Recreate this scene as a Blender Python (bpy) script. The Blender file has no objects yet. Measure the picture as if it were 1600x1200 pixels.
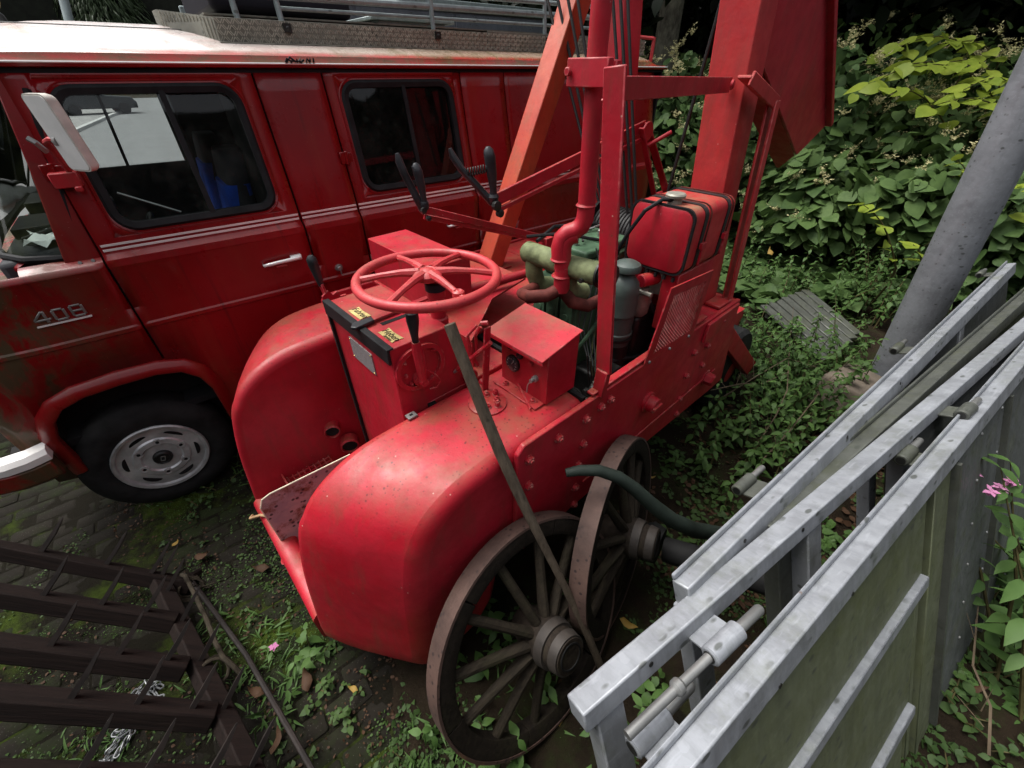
import bpy, bmesh, math, random
import numpy as np
from mathutils import Vector, Matrix, Euler
random.seed(7); rng = np.random.default_rng(7)
R = math.radians
S = bpy.context.scene
COL = S.collection
# ------------------------------------------------------------------ camera, sky, sun, exposure
CAM_H = 2.2
cd = bpy.data.cameras.new('camera'); cam = bpy.data.objects.new('camera', cd); COL.objects.link(cam)
cam.location = (0, 0, CAM_H); cam.rotation_euler = (R(90-37.3255), 0, 0)
cd.sensor_fit = 'HORIZONTAL'; cd.sensor_width = 36.0; cd.lens = 36.0*640/1600
cd.clip_start = 0.02; cd.clip_end = 500
S.camera = cam
SUN_EL, SUN_AZ = R(64), R(-72)          # azimuth from +Y towards +X
w = bpy.data.worlds.new('World'); S.world = w; w.use_nodes = True
wn = w.node_tree; wn.nodes.clear()
sky = wn.nodes.new('ShaderNodeTexSky'); sky.sky_type = 'NISHITA'; sky.sun_disc = False
sky.sun_elevation = SUN_EL; sky.sun_rotation = SUN_AZ
sky.dust_density = 4; sky.air_density = 1.0
hs = wn.nodes.new('ShaderNodeHueSaturation'); hs.inputs['Saturation'].default_value = 0.22
bg = wn.nodes.new('ShaderNodeBackground'); bg.inputs[1].default_value = 0.105
wo = wn.nodes.new('ShaderNodeOutputWorld')
wn.links.new(sky.outputs[0], hs.inputs['Color']); wn.links.new(hs.outputs[0], bg.inputs[0]); wn.links.new(bg.outputs[0], wo.inputs[0])
sl = bpy.data.lights.new('sun', 'SUN'); sl.energy = 1.5; sl.angle = R(35); sl.color = (1, .97, .92)
so = bpy.data.objects.new('sun', sl); COL.objects.link(so)
sd = Vector((math.sin(SUN_AZ)*math.cos(SUN_EL), math.cos(SUN_AZ)*math.cos(SUN_EL), math.sin(SUN_EL)))
so.rotation_euler = sd.to_track_quat('Z', 'Y').to_euler(); so.location = sd*30
S.view_settings.view_transform = 'Standard'; S.view_settings.look = 'None'
S.view_settings.exposure = 1.42; S.view_settings.gamma = 1.0; S.view_settings.use_curve_mapping = False
S.cycles.use_denoising = True
S.cycles.max_bounces = 8; S.cycles.transparent_max_bounces = 12

# ------------------------------------------------------------------ materials
class NT:
    def __init__(s, name):
        s.m = bpy.data.materials.new(name); s.m.use_nodes = True
        s.t = s.m.node_tree; s.t.nodes.clear()
        s.out = s.n('ShaderNodeOutputMaterial'); s.b = s.n('ShaderNodeBsdfPrincipled')
        s.l(s.b.outputs[0], s.out.inputs[0])
        s.co = s.n('ShaderNodeTexCoord').outputs['Object']
    def n(s, k, **kw):
        x = s.t.nodes.new(k)
        for a, v in kw.items(): setattr(x, a, v)
        return x
    def l(s, a, b): s.t.links.new(a, b)
    def coord(s, scale=(1,1,1), world=False, loc=(0,0,0)):
        mp = s.n('ShaderNodeMapping'); mp.inputs['Scale'].default_value = scale; mp.inputs['Location'].default_value = loc
        src = s.n('ShaderNodeNewGeometry').outputs['Position'] if world else s.co
        s.l(src, mp.inputs[0]); return mp.outputs[0]
    def noise(s, scale, detail=4, rough=.6, co=None, dist=0.):
        x = s.n('ShaderNodeTexNoise'); x.inputs['Scale'].default_value = scale; x.inputs['Detail'].default_value = detail
        x.inputs['Roughness'].default_value = rough; x.inputs['Distortion'].default_value = dist
        s.l(co if co is not None else s.co, x.inputs['Vector']); return x.outputs['Fac']
    def voro(s, scale, feature='F1', co=None, out='Distance', rnd=1.):
        x = s.n('ShaderNodeTexVoronoi', feature=feature); x.inputs['Scale'].default_value = scale
        x.inputs['Randomness'].default_value = rnd
        s.l(co if co is not None else s.co, x.inputs['Vector']); return x.outputs[out]
    def ramp(s, f, stops):
        x = s.n('ShaderNodeValToRGB'); e = x.color_ramp.elements
        while len(e) < len(stops): e.new(.5)
        for q, (p, c) in zip(e, stops):
            q.position = p; q.color = (c, c, c, 1) if not isinstance(c, tuple) else (*c, 1)
        s.l(f, x.inputs[0]); return x.outputs[0]
    def mix(s, f, a, b, mode='MIX'):
        x = s.n('ShaderNodeMix', data_type='RGBA', blend_type=mode)
        for sock, v in ((x.inputs[0], f), (x.inputs[6], a), (x.inputs[7], b)):
            if isinstance(v, (int, float)): sock.default_value = v
            elif isinstance(v, tuple): sock.default_value = (*v, 1)
            else: s.l(v, sock)
        return x.outputs[2]
    def math(s, op, a, b=0.):
        x = s.n('ShaderNodeMath', operation=op)
        for sock, v in ((x.inputs[0], a), (x.inputs[1], b)):
            if isinstance(v, (int, float)): sock.default_value = v
            else: s.l(v, sock)
        return x.outputs[0]
    def upmask(s, lo=.3, hi=.9):
        g = s.n('ShaderNodeNewGeometry'); x = s.n('ShaderNodeSeparateXYZ'); s.l(g.outputs['Normal'], x.inputs[0])
        return s.ramp(x.outputs[2], [(lo, 0.), (hi, 1.)])
    def set(s, **kw):
        for k, v in kw.items():
            i = s.b.inputs[k.replace('_', ' ')]
            if isinstance(v, (int, float)): i.default_value = v
            elif isinstance(v, tuple): i.default_value = (*v, 1) if len(v) == 3 else v
            else: s.l(v, i)
        return s
    def bump(s, h, strength=.3, dist=.01):
        x = s.n('ShaderNodeBump'); x.inputs['Strength'].default_value = strength; x.inputs['Distance'].default_value = dist
        s.l(h, x.inputs['Height']); s.l(x.outputs[0], s.b.inputs['Normal']); return s

def simple(name, col, rough=.5, metal=0., var=.25, scale=6, bump=.0, bscale=40, **kw):
    t = NT(name); c2 = tuple(v*(1-var) for v in col); c1 = tuple(min(1, v*(1+var)) for v in col)
    f = t.ramp(t.noise(scale), [(.3, 0.), (.7, 1.)])
    t.set(Base_Color=t.mix(f, c2, c1), Roughness=rough, Metallic=metal, **kw)
    if metal < .2 and rough > .45 and 'Specular_IOR_Level' not in kw: t.set(Specular_IOR_Level=.15)
    if bump: t.bump(t.noise(bscale), bump, .004)
    return t.m

def machine_paint(name, base, fade, dirt=(.17, .075, .035), dirt_amt=.85, rough=.5):
    t = NT(name)
    c = t.mix(t.ramp(t.noise(2.2, 5, .65), [(.35, 0.), (.68, 1.)]), base, fade)
    c = t.mix(t.ramp(t.noise(7, 7, .74), [(.44, 0.), (.75, .6)]), c, tuple(v*.55 for v in base))
    co = t.coord((1, 1, .18)); st = t.ramp(t.noise(13, 5, .66, co), [(.50, 0.), (.72, .6)])
    c = t.mix(st, c, (base[0]*.5, base[1]+.03, base[2]+.01))                     # run-off streaks
    up = t.upmask(.55, .97)
    d = t.math('MULTIPLY', up, t.ramp(t.noise(5, 6, .72), [(.42, 0.), (.72, dirt_amt)]))
    c = t.mix(d, c, dirt)                                                       # dirt and algae lying on top faces
    few = t.ramp(t.noise(3.2, 3), [(.36, 0.), (.60, 1.)])
    for sc_, r0 in ((36, .12), (70, .17)):
        cell = t.n('ShaderNodeSeparateXYZ'); t.l(t.voro(sc_, out='Color'), cell.inputs[0])
        spot = t.math('MULTIPLY', t.ramp(t.voro(sc_), [(r0, 1.), (r0+.06, 0.)]), t.ramp(cell.outputs[0], [(.40, 0.), (.46, 1.)]))
        sm = t.math('MULTIPLY', t.math('MULTIPLY', spot, few), t.upmask(.25, .8))
        c = t.mix(t.math('MULTIPLY', sm, .85), c, (.10, .004, .006))                 # drip spots
    sp2 = t.math('MULTIPLY', t.ramp(t.voro(23), [(.045, 1.), (.07, 0.)]), t.ramp(t.noise(7, 2), [(.5, 0.), (.55, 1.)]))
    c = t.mix(t.math('MULTIPLY', sp2, .6), c, (.55, .33, .28))                  # chips
    c = t.mix(t.math('MULTIPLY', t.ramp(t.noise(28, 5, .8), [(.66, 0.), (.72, 1.)]), t.ramp(t.noise(4, 2), [(.5, 0.), (.62, 1.)])), c, (.10, .035, .02))
    bv = t.n('ShaderNodeBevel'); bv.samples = 4; bv.inputs[0].default_value = .007
    ge = t.n('ShaderNodeNewGeometry'); dp = t.n('ShaderNodeVectorMath', operation='DOT_PRODUCT'); t.l(bv.outputs[0], dp.inputs[0]); t.l(ge.outputs['Normal'], dp.inputs[1])
    ed = t.math('MULTIPLY', t.ramp(t.math('SUBTRACT', 1., dp.outputs['Value']), [(.02, 0.), (.12, 1.)]), t.ramp(t.noise(26, 5, .75), [(.46, 0.), (.58, 1.)]))
    c = t.mix(t.math('MULTIPLY', ed, .8), c, t.mix(t.ramp(t.noise(40, 2), [(.4, 0.), (.6, 1.)]), (.055, .022, .014), (.5, .22, .19)))   # worn edges
    rg = t.ramp(t.noise(14, 5), [(.3, rough-.12), (.7, rough+.08)])
    t.set(Base_Color=c, Roughness=rg, Specular_IOR_Level=.42)
    t.bump(t.math('ADD', t.noise(60, 3), t.math('MULTIPLY', t.math('ADD', t.noise(6, 3), t.noise(2.6, 2)), 4.)), .16, .004)
    return t.m
M = {}
M['red'] = machine_paint('red_paint', (.33, .0040, .0125), (.43, .014, .030))
M['red2'] = machine_paint('red_paint_faded_orange', (.40, .040, .020), (.44, .085, .036), (.16, .12, .05))
M['redcol'] = machine_paint('red_paint_column', (.38, .012, .018), (.46, .045, .040), (.2, .16, .09))
M['wheelred'] = machine_paint('red_paint_pinkish', (.42, .015, .024), (.50, .045, .052), (.15, .08, .05), .5, .5)

def van_paint(name, algae):
    t = NT(name)                                                               # deep red, glossy, algae at the front wing
    c = t.mix(t.ramp(t.noise(1.6, 4), [(.3, 0.), (.7, 1.)]), (.150, .0016, .0036), (.25, .0034, .0058))
    sx = t.n('ShaderNodeSeparateXYZ'); t.l(t.co, sx.inputs[0])
    mr = t.n('ShaderNodeMapRange'); mr.inputs[1].default_value = -1.50; mr.inputs[2].default_value = -1.95; t.l(sx.outputs[0], mr.inputs[0])
    al = t.ramp(t.noise(3.4, 7, .72, t.coord((1.2, 1, .7)), .8), [(.44, 0.), (.53, 1.)])
    am = t.math('MULTIPLY', t.math('MULTIPLY', al, mr.outputs[0]), .9*algae)
    c = t.mix(am, c, (.050, .042, .016))
    low = t.n('ShaderNodeMapRange'); low.inputs[1].default_value = .95; low.inputs[2].default_value = .45; t.l(sx.outputs[2], low.inputs[0])
    c = t.mix(t.math('MULTIPLY', t.math('MULTIPLY', low.outputs[0], t.ramp(t.noise(7, 6, .7), [(.42, 0.), (.65, 1.)])), .6*algae), c, (.045, .030, .016))
    c = t.mix(t.ramp(t.noise(4, 5, .7, t.coord((2.5, 1, .16))), [(.52, 0.), (.75, .45)]), c, (.21, .035, .016))     # faded orange runs
    c = t.mix(t.math('MULTIPLY', t.ramp(t.noise(11, 5, .7, t.coord((3, 1, .14))), [(.58, 0.), (.72, .5)]), 1.), c, (.035, .006, .005))
    c = t.mix(t.ramp(t.voro(38), [(.04, .6), (.06, 0.)]), c, (.3, .22, .2))
    t.set(Base_Color=c, Roughness=t.math('ADD', t.ramp(t.noise(8, 5), [(.3, .24), (.7, .40)]), t.math('MULTIPLY', am, .4)), Specular_IOR_Level=.35, Coat_Weight=.22, Coat_Roughness=.08)
    t.bump(t.noise(1.8, 2), .10, .02); return t.m
M['van'] = van_paint('van_paint', 1.); M['vanlip'] = van_paint('van_paint_clean', .12)
t = NT('van_roof_paint_sky_reflection')
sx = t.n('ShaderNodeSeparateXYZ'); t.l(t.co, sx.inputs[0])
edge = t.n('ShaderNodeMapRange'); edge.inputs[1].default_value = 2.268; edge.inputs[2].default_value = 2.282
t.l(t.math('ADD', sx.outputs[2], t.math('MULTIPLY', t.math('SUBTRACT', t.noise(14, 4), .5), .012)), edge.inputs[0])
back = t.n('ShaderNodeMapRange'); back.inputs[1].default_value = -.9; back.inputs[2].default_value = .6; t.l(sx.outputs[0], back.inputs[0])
pale = t.mix(back.outputs[0], (.58, .53, .50), (.34, .25, .17))  # sky reflection painted into the roof colour as pale, tan towards the back
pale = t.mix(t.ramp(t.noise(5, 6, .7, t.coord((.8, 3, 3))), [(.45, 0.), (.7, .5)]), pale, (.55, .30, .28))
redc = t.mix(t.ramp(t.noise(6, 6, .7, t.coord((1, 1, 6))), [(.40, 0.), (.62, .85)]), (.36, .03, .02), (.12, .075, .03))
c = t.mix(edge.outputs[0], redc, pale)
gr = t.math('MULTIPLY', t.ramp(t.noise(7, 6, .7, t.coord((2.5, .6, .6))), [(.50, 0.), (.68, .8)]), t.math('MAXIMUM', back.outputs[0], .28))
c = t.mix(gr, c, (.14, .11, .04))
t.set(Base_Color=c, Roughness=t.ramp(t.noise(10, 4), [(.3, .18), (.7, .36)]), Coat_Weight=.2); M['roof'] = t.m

def galv(name, base=(.42, .44, .47), algae=.35, dark=.0, metal=.35, rough=.5):
    t = NT(name)
    sp = t.voro(55, out='Color', co=t.coord((1, .35, 1))); sx = t.n('ShaderNodeSeparateXYZ'); t.l(sp, sx.inputs[0])
    c = t.mix(sx.outputs[0], tuple(v*.93 for v in base), tuple(min(1, v*1.05) for v in base))
    c = t.mix(t.ramp(t.noise(6, 6, .7, t.coord((1.2, .5, 1))), [(.45, 0.), (.75, .6)]), c, tuple(v*.5 for v in base))
    c = t.mix(t.ramp(t.noise(4.5, 7, .75), [(.62-.25*algae, 0.), (.85, min(1, .35+algae))]), c, (.085, .095, .035))
    c = t.mix(t.math('MULTIPLY', t.ramp(t.voro(30, co=t.coord((.5, 1, 1))), [(.16, .75), (.24, 0.)]), t.ramp(t.noise(8, 2), [(.45, 0.), (.55, 1.)])), c, (.05, .055, .045))
    c = t.mix(t.ramp(t.noise(17, 4, .8), [(.70, 0.), (.76, .7)]), c, (.16, .08, .04))
    c = t.mix(t.math('MULTIPLY', t.ramp(t.noise(22, 5, .7, t.coord((1.6, .16, .4))), [(.50, 0.), (.72, .40)]), 1.), c, tuple(v*.42 for v in base))
    c = t.mix(t.ramp(t.noise(60, 2, .5, t.coord((.25, 1.5, 1.5))), [(.62, 0.), (.72, .4)]), c, tuple(min(1, v*1.35) for v in base))
    if dark: c = t.mix(dark, c, (.03, .035, .028))
    t.set(Base_Color=c, Roughness=t.ramp(t.noise(20, 4), [(.3, rough-.14), (.7, rough+.2)]), Metallic=metal)
    t.bump(t.noise(30, 4), .15, .004); return t.m
M['galv'] = galv('galvanised_steel', (.27, .283, .305), .44)
M['galvold'] = galv('weathered_galvanised_steel', (.085, .09, .078), .5)
M['sheet'] = galv('algae_covered_sheet', (.105, .118, .068), .72, .0, .1, .6)
M['sheet2'] = galv('grey_sheet_metal', (.095, .102, .10), .45, 0., .25, .6)
M['pole'] = galv('grey_pole_zinc', (.235, .245, .265), .0, 0., .25, .42)
M['tread'] = galv('aluminium_tread_plate', (.20, .195, .16), .38, 0., .3, .45)
M['rail'] = galv('grey_green_rail_paint', (.24, .29, .29), .2, 0., .2, .45)

M['chrome'] = simple('chrome_trim', (.80, .80, .78), .28, .25, .12)
M['treadbar'] = simple('worn_tread_bars', (.42, .40, .33), .45, .3, .35, 12)
M['rubber'] = simple('black_rubber', (.012, .012, .013), .6, 0, .4, 12, .1)
M['tyre'] = simple('tyre_rubber', (.016, .016, .016), .72, 0, .5, 9, .2, 60)
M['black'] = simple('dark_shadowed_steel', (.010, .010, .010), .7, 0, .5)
M['grip'] = simple('black_grip', (.014, .015, .018), .38, 0, .6, 14, .1)
M['rim'] = simple('silver_wheel_paint', (.46, .46, .46), .38, .5, .4, 7)
M['inside'] = simple('dark_cab_interior', (.012, .012, .013), .8)
M['blue'] = simple('blue_seat_fabric', (.015, .06, .36), .85, 0, .5, 5)
M['seatgrey'] = simple('grey_seat_fabric', (.03, .03, .035), .9)
M['dash'] = simple('grey_dashboard_plastic', (.045, .046, .05), .6)
M['paper'] = simple('white_paper', (.7, .75, .74), .7, 0, .1)
M['white'] = simple('white_paint', (.72, .70, .67), .35, 0, .12, 8)
M['mirrorback'] = simple('pale_grey_mirror_plastic', (.52, .49, .44), .55, 0, .3, 9, .1)
M['engine'] = simple('green_engine_paint', (.045, .085, .05), .5, 0, .6, 8, .2)
M['manifold'] = simple('dirty_green_cast_iron', (.13, .15, .075), .65, 0, .55, 14, .5, 60)
M['filter'] = simple('grey_green_filter_paint', (.045, .062, .055), .42, 0, .3, 7)
M['oil'] = simple('oily_engine_metal', (.018, .018, .017), .45, .4, .6, 10, .3)
M['castalu'] = simple('cast_aluminium', (.26, .25, .21), .55, .5, .35, 12, .4)
M['rusttube'] = simple('rusty_exhaust', (.10, .025, .02), .7, 0, .6, 12, .4)
M['steel'] = simple('bare_steel', (.28, .28, .27), .4, .7, .3)
t = NT('perforated_black_strap')
t.set(Base_Color=t.mix(t.ramp(t.voro(62, rnd=.25), [(.20, 1.), (.26, 0.)]), (.012, .011, .011), (.16, .02, .02)), Roughness=.55); M['strap'] = t.m
M['brass'] = simple('brass_fitting', (.30, .22, .08), .4, .8, .3)
M['cable'] = simple('greased_wire_rope', (.012, .012, .012), .55, .3, .3, 60, .4, 200)
M['ironrim'] = None
t = NT('rusty_iron_tyre')
c = t.mix(t.ramp(t.noise(6, 6, .7), [(.3, 0.), (.7, 1.)]), (.044, .025, .020), (.105, .060, .047))
c = t.mix(t.math('MULTIPLY', t.ramp(t.voro(42), [(.17, 1.), (.3, 0.)]), t.ramp(t.noise(9, 2), [(.4, 0.), (.55, 1.)])), c, (.022, .013, .012))
c = t.mix(t.ramp(t.noise(3, 3), [(.62, 0.), (.7, .6)]), c, (.26, .13, .05))
t.set(Base_Color=c, Roughness=.72, Metallic=.2).bump(t.noise(35, 5), .4, .004); M['ironrim'] = t.m
def wood(name, a, b, sc=(1, 14, 14), moss=.3):
    t = NT(name); f = t.noise(5, 6, .7, t.coord(sc))
    c = t.mix(t.ramp(f, [(.3, 0.), (.7, 1.)]), a, b)
    c = t.mix(t.ramp(t.noise(5, 5, .7), [(.6-.2*moss, 0.), (.8, moss)]), c, (.05, .055, .02))
    c = t.mix(t.ramp(t.noise(9, 6, .7, t.coord(sc)), [(.58, 0.), (.7, .8)]), c, tuple(v*.3 for v in a))
    t.set(Base_Color=c, Roughness=.8, Specular_IOR_Level=.15).bump(f, .5, .006); return t.m
M['spoke'] = wood('grey_spoke_wood', (.011, .0085, .006), (.036, .028, .019))
M['felloe'] = wood('dark_felloe_wood', (.009, .007, .0055), (.024, .018, .013), (8, 8, 8))
M['hubiron'] = simple('dark_hub_iron', (.030, .024, .020), .65, .2, .5, 12, .4)
M['hub'] = wood('hub_wood', (.009, .0065, .005), (.030, .022, .016), (8, 8, 8))
M['stick'] = wood('weathered_stick_wood', (.045, .034, .025), (.11, .085, .062), (9, 9, 1.2), .15)
M['harrow'] = wood('brown_harrow_timber', (.0055, .0034, .003), (.015, .0088, .0072), (1, 14, 14), .1)
M['tine'] = simple('rusty_harrow_tine', (.013, .008, .0065), .7, .2, .5, 14, .4)
M['rope'] = simple('old_brown_rope', (.032, .026, .018), .9, 0, .4, 30, .6, 120)
M['rope2'] = simple('pale_twine', (.34, .22, .12), .9, 0, .3, 30, .6, 120)
M['chain'] = simple('galvanised_chain', (.20, .205, .21), .4, .6, .4)
M['hose'] = simple('green_black_curved_guard', (.016, .022, .018), .6, 0, .5, 7, .3)
M['rustplate'] = None
t = NT('rusted_white_plate')
c = t.mix(t.ramp(t.noise(7, 6, .7), [(.35, 0.), (.65, 1.)]), (.28, .31, .35), (.46, .46, .45))
c = t.mix(t.ramp(t.noise(9, 6, .75), [(.5, 0.), (.62, .9)]), c, (.13, .062, .03))
c = t.mix(t.ramp(t.voro(30), [(.18, .85), (.26, 0.)]), c, (.012, .014, .02))
t.set(Base_Color=c, Roughness=.5, Metallic=.3); M['rustplate'] = t.m
M['edgewhite'] = simple('chipped_cream_paint', (.6, .55, .42), .6, 0, .3, 20)
t = NT('data_plate_print')
ln = t.n('ShaderNodeTexWave', bands_direction='Z'); ln.inputs['Scale'].default_value = 34; ln.inputs['Distortion'].default_value = 0
t.l(t.co, ln.inputs[0])
mk = t.math('MULTIPLY', t.ramp(ln.outputs[0], [(.6, 0.), (.75, 1.)]), t.ramp(t.noise(120, 2), [(.48, 0.), (.56, 1.)]))
t.set(Base_Color=t.mix(t.math('MULTIPLY', mk, .6), (.30, .30, .30), (.06, .06, .07)), Roughness=.45, Metallic=.4); M['plate'] = t.m
M['sticker'] = simple('cream_label_paper', (.40, .32, .13), .6, 0, .4, 25)
M['ink'] = simple('black_ink', (.012, .012, .012), .7)
M['dial'] = simple('black_dial', (.014, .016, .019), .25, 0, .2)
def glass(name, tint=(.80, .85, .83), dirty=.12, dcol=(.25, .25, .22), ior=1.4):
    t = NT(name); t.t.nodes.remove(t.b)
    tr = t.n('ShaderNodeBsdfTransparent'); tr.inputs[0].default_value = (*tint, 1)
    gl = t.n('ShaderNodeBsdfGlossy'); gl.inputs['Roughness'].default_value = .03
    fz = t.n('ShaderNodeFresnel'); fz.inputs[0].default_value = ior
    m1 = t.n('ShaderNodeMixShader'); t.l(fz.outputs[0], m1.inputs[0]); t.l(tr.outputs[0], m1.inputs[1]); t.l(gl.outputs[0], m1.inputs[2])
    df = t.n('ShaderNodeBsdfDiffuse'); df.inputs[0].default_value = (*dcol, 1)
    m2 = t.n('ShaderNodeMixShader')
    sp = t.ramp(t.voro(60), [(.04, .8), (.07, 0.)])
    dm = t.math('MAXIMUM', t.math('MULTIPLY', sp, t.ramp(t.noise(6, 2), [(.5, 0.), (.6, .8)])), t.ramp(t.noise(5, 6, .7), [(.45, .01), (.8, dirty)]))
    t.l(dm, m2.inputs[0]); t.l(m1.outputs[0], m2.inputs[1]); t.l(df.outputs[0], m2.inputs[2]); t.l(m2.outputs[0], t.out.inputs[0])
    return t.m
M['glass'] = glass('window_glass'); M['glassdark'] = glass('dark_rear_window_glass', (.25, .27, .28), .07)
M['glassgreen'] = glass('algae_edged_windscreen_glass', (.85, .9, .86), .25, (.12, .14, .06), 1.2)
# ground
t = NT('soil_with_moss')
P = t.coord((1, 1, 1), True)
c = t.mix(t.ramp(t.noise(4, 8, .7, P), [(.3, 0.), (.7, 1.)]), (.010, .0072, .0048), (.030, .021, .013))
c = t.mix(t.ramp(t.noise(2.6, 7, .75, P), [(.50, 0.), (.64, .75)]), c, (.020, .030, .008))
c = t.mix(t.ramp(t.voro(70, co=P), [(.12, .6), (.2, 0.)]), c, (.035, .028, .02))
t.set(Base_Color=c, Roughness=.95, Specular_IOR_Level=.08).bump(t.noise(25, 8, .8, P), .8, .03); M['soil'] = t.m
t = NT('moss_joint')
P = t.coord((1, 1, 1), True)
c = t.mix(t.ramp(t.noise(2.0, 6, .7, P), [(.50, 0.), (.64, 1.)]), (.011, .0095, .0062), (.042, .064, .009))
t.set(Base_Color=c, Roughness=.95, Specular_IOR_Level=.08).bump(t.noise(60, 6, .8, P), .9, .02); M['moss'] = t.m
t = NT('dark_paver')
P = t.coord((1, 1, 1), True)
c = t.mix(t.ramp(t.noise(3, 7, .7, P), [(.3, 0.), (.7, 1.)]), (.0065, .0056, .0042), (.0165, .0140, .0105))
c = t.mix(t.ramp(t.noise(2.2, 6, .72, P), [(.48, 0.), (.62, .8)]), c, (.014, .021, .006))
c = t.mix(t.ramp(t.voro(90, co=P), [(.10, .7), (.16, 0.)]), c, (.09, .085, .075))
t.set(Base_Color=c, Roughness=.9, Specular_IOR_Level=.10).bump(t.noise(70, 6, .8, P), .5, .006); M['paver'] = t.m
t = NT('asphalt_road'); P = t.coord((1, 1, 1), True)
t.set(Base_Color=t.mix(t.noise(.8, 6, .7, P), (.080, .077, .082), (.150, .146, .152)), Roughness=.9).bump(t.noise(50, 4, .7, P), .3, .01); M['asphalt'] = t.m
M['kerb'] = simple('kerb_stone', (.34, .33, .33), .85, 0, .2)
M['yard'] = simple('brown_grey_yard', (.19, .18, .18), .9, 0, .25, 2)
M['lawn'] = simple('lawn_grass', (.10, .17, .03), .9, 0, .4, 3)
M['concrete'] = simple('mossy_concrete', (.17, .14, .11), .9, 0, .4, 6, .5)
def leafmat(name, a, b, rough=.45, trans=.22):
    t = NT(name)
    oi = t.n('ShaderNodeObjectInfo'); P = t.coord((1, 1, 1), True)
    f = t.math('ADD', t.math('MULTIPLY', oi.outputs['Random'], .45), t.math('MULTIPLY', t.ramp(t.noise(7, 3, .6, P), [(.3, 0.), (.7, 1.)]), .55))
    c = t.mix(f, a, b); t.set(Base_Color=c, Roughness=rough, Specular_IOR_Level=.22)
    tl = t.n('ShaderNodeBsdfTranslucent'); t.l(c, tl.inputs[0])
    mx = t.n('ShaderNodeMixShader'); mx.inputs[0].default_value = trans
    t.l(t.b.outputs[0], mx.inputs[1]); t.l(tl.outputs[0], mx.inputs[2]); t.l(mx.outputs[0], t.out.inputs[0])
    return t.m
M['leaf'] = leafmat('knotweed_leaf', (.028, .062, .018), (.105, .170, .048), .6)
M['leafbright'] = leafmat('young_yellow_green_leaf', (.15, .22, .022), (.30, .36, .05), .45, .35)
M['nettle'] = leafmat('nettle_leaf', (.034, .074, .018), (.090, .165, .042), .55)
M['weed'] = leafmat('low_weed_leaf', (.022, .046, .012), (.056, .100, .024), .6)
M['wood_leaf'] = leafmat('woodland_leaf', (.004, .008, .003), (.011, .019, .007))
M['conifer'] = leafmat('conifer_needles', (.012, .024, .010), (.034, .055, .018))
M['bloom'] = leafmat('cream_panicle', (.40, .37, .17), (.62, .57, .32), .7, .2)
M['pink'] = leafmat('pink_petal', (.50, .16, .34), (.62, .28, .46), .5, .3)
M['stem'] = simple('green_red_stem', (.07, .06, .025), .6, 0, .5, 9)
M['twig'] = simple('dry_twig', (.10, .075, .05), .8, 0, .4, 9)
M['dead'] = leafmat('dead_leaf', (.036, .018, .010), (.095, .050, .026), .7, .15)
M['deady'] = leafmat('yellow_dead_leaf', (.26, .16, .03), (.34, .22, .06), .6, .2)
t = NT('lichened_bark'); P = t.coord((1, 1, .5), True)
c = t.mix(t.ramp(t.noise(6, 6, .7, P), [(.35, 0.), (.65, 1.)]), (.05, .043, .034), (.20, .19, .14))
t.set(Base_Color=c, Roughness=.95, Specular_IOR_Level=.08).bump(t.voro(22, co=P), .8, .03); M['bark'] = t.m
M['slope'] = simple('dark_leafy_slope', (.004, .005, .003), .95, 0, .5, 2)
M['greysteel'] = galv('grey_trailer_sheet', (.12, .13, .155), .1, 0., .2, .5)
M['carpaint'] = simple('dark_car_paint', (.03, .032, .035), .25, .3, .2)
M['yellowplate'] = simple('yellow_number_plate', (.5, .34, .02), .5)
M['lamp'] = simple('red_lamp_plastic', (.30, .01, .01), .25)
M['blackplastic'] = simple('black_roof_box_plastic', (.014, .013, .018), .5)
M['tan'] = simple('pale_wood_handle', (.55, .38, .17), .5, 0, .2)
M['bluetape'] = simple('blue_plastic', (.01, .13, .45), .5)

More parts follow.
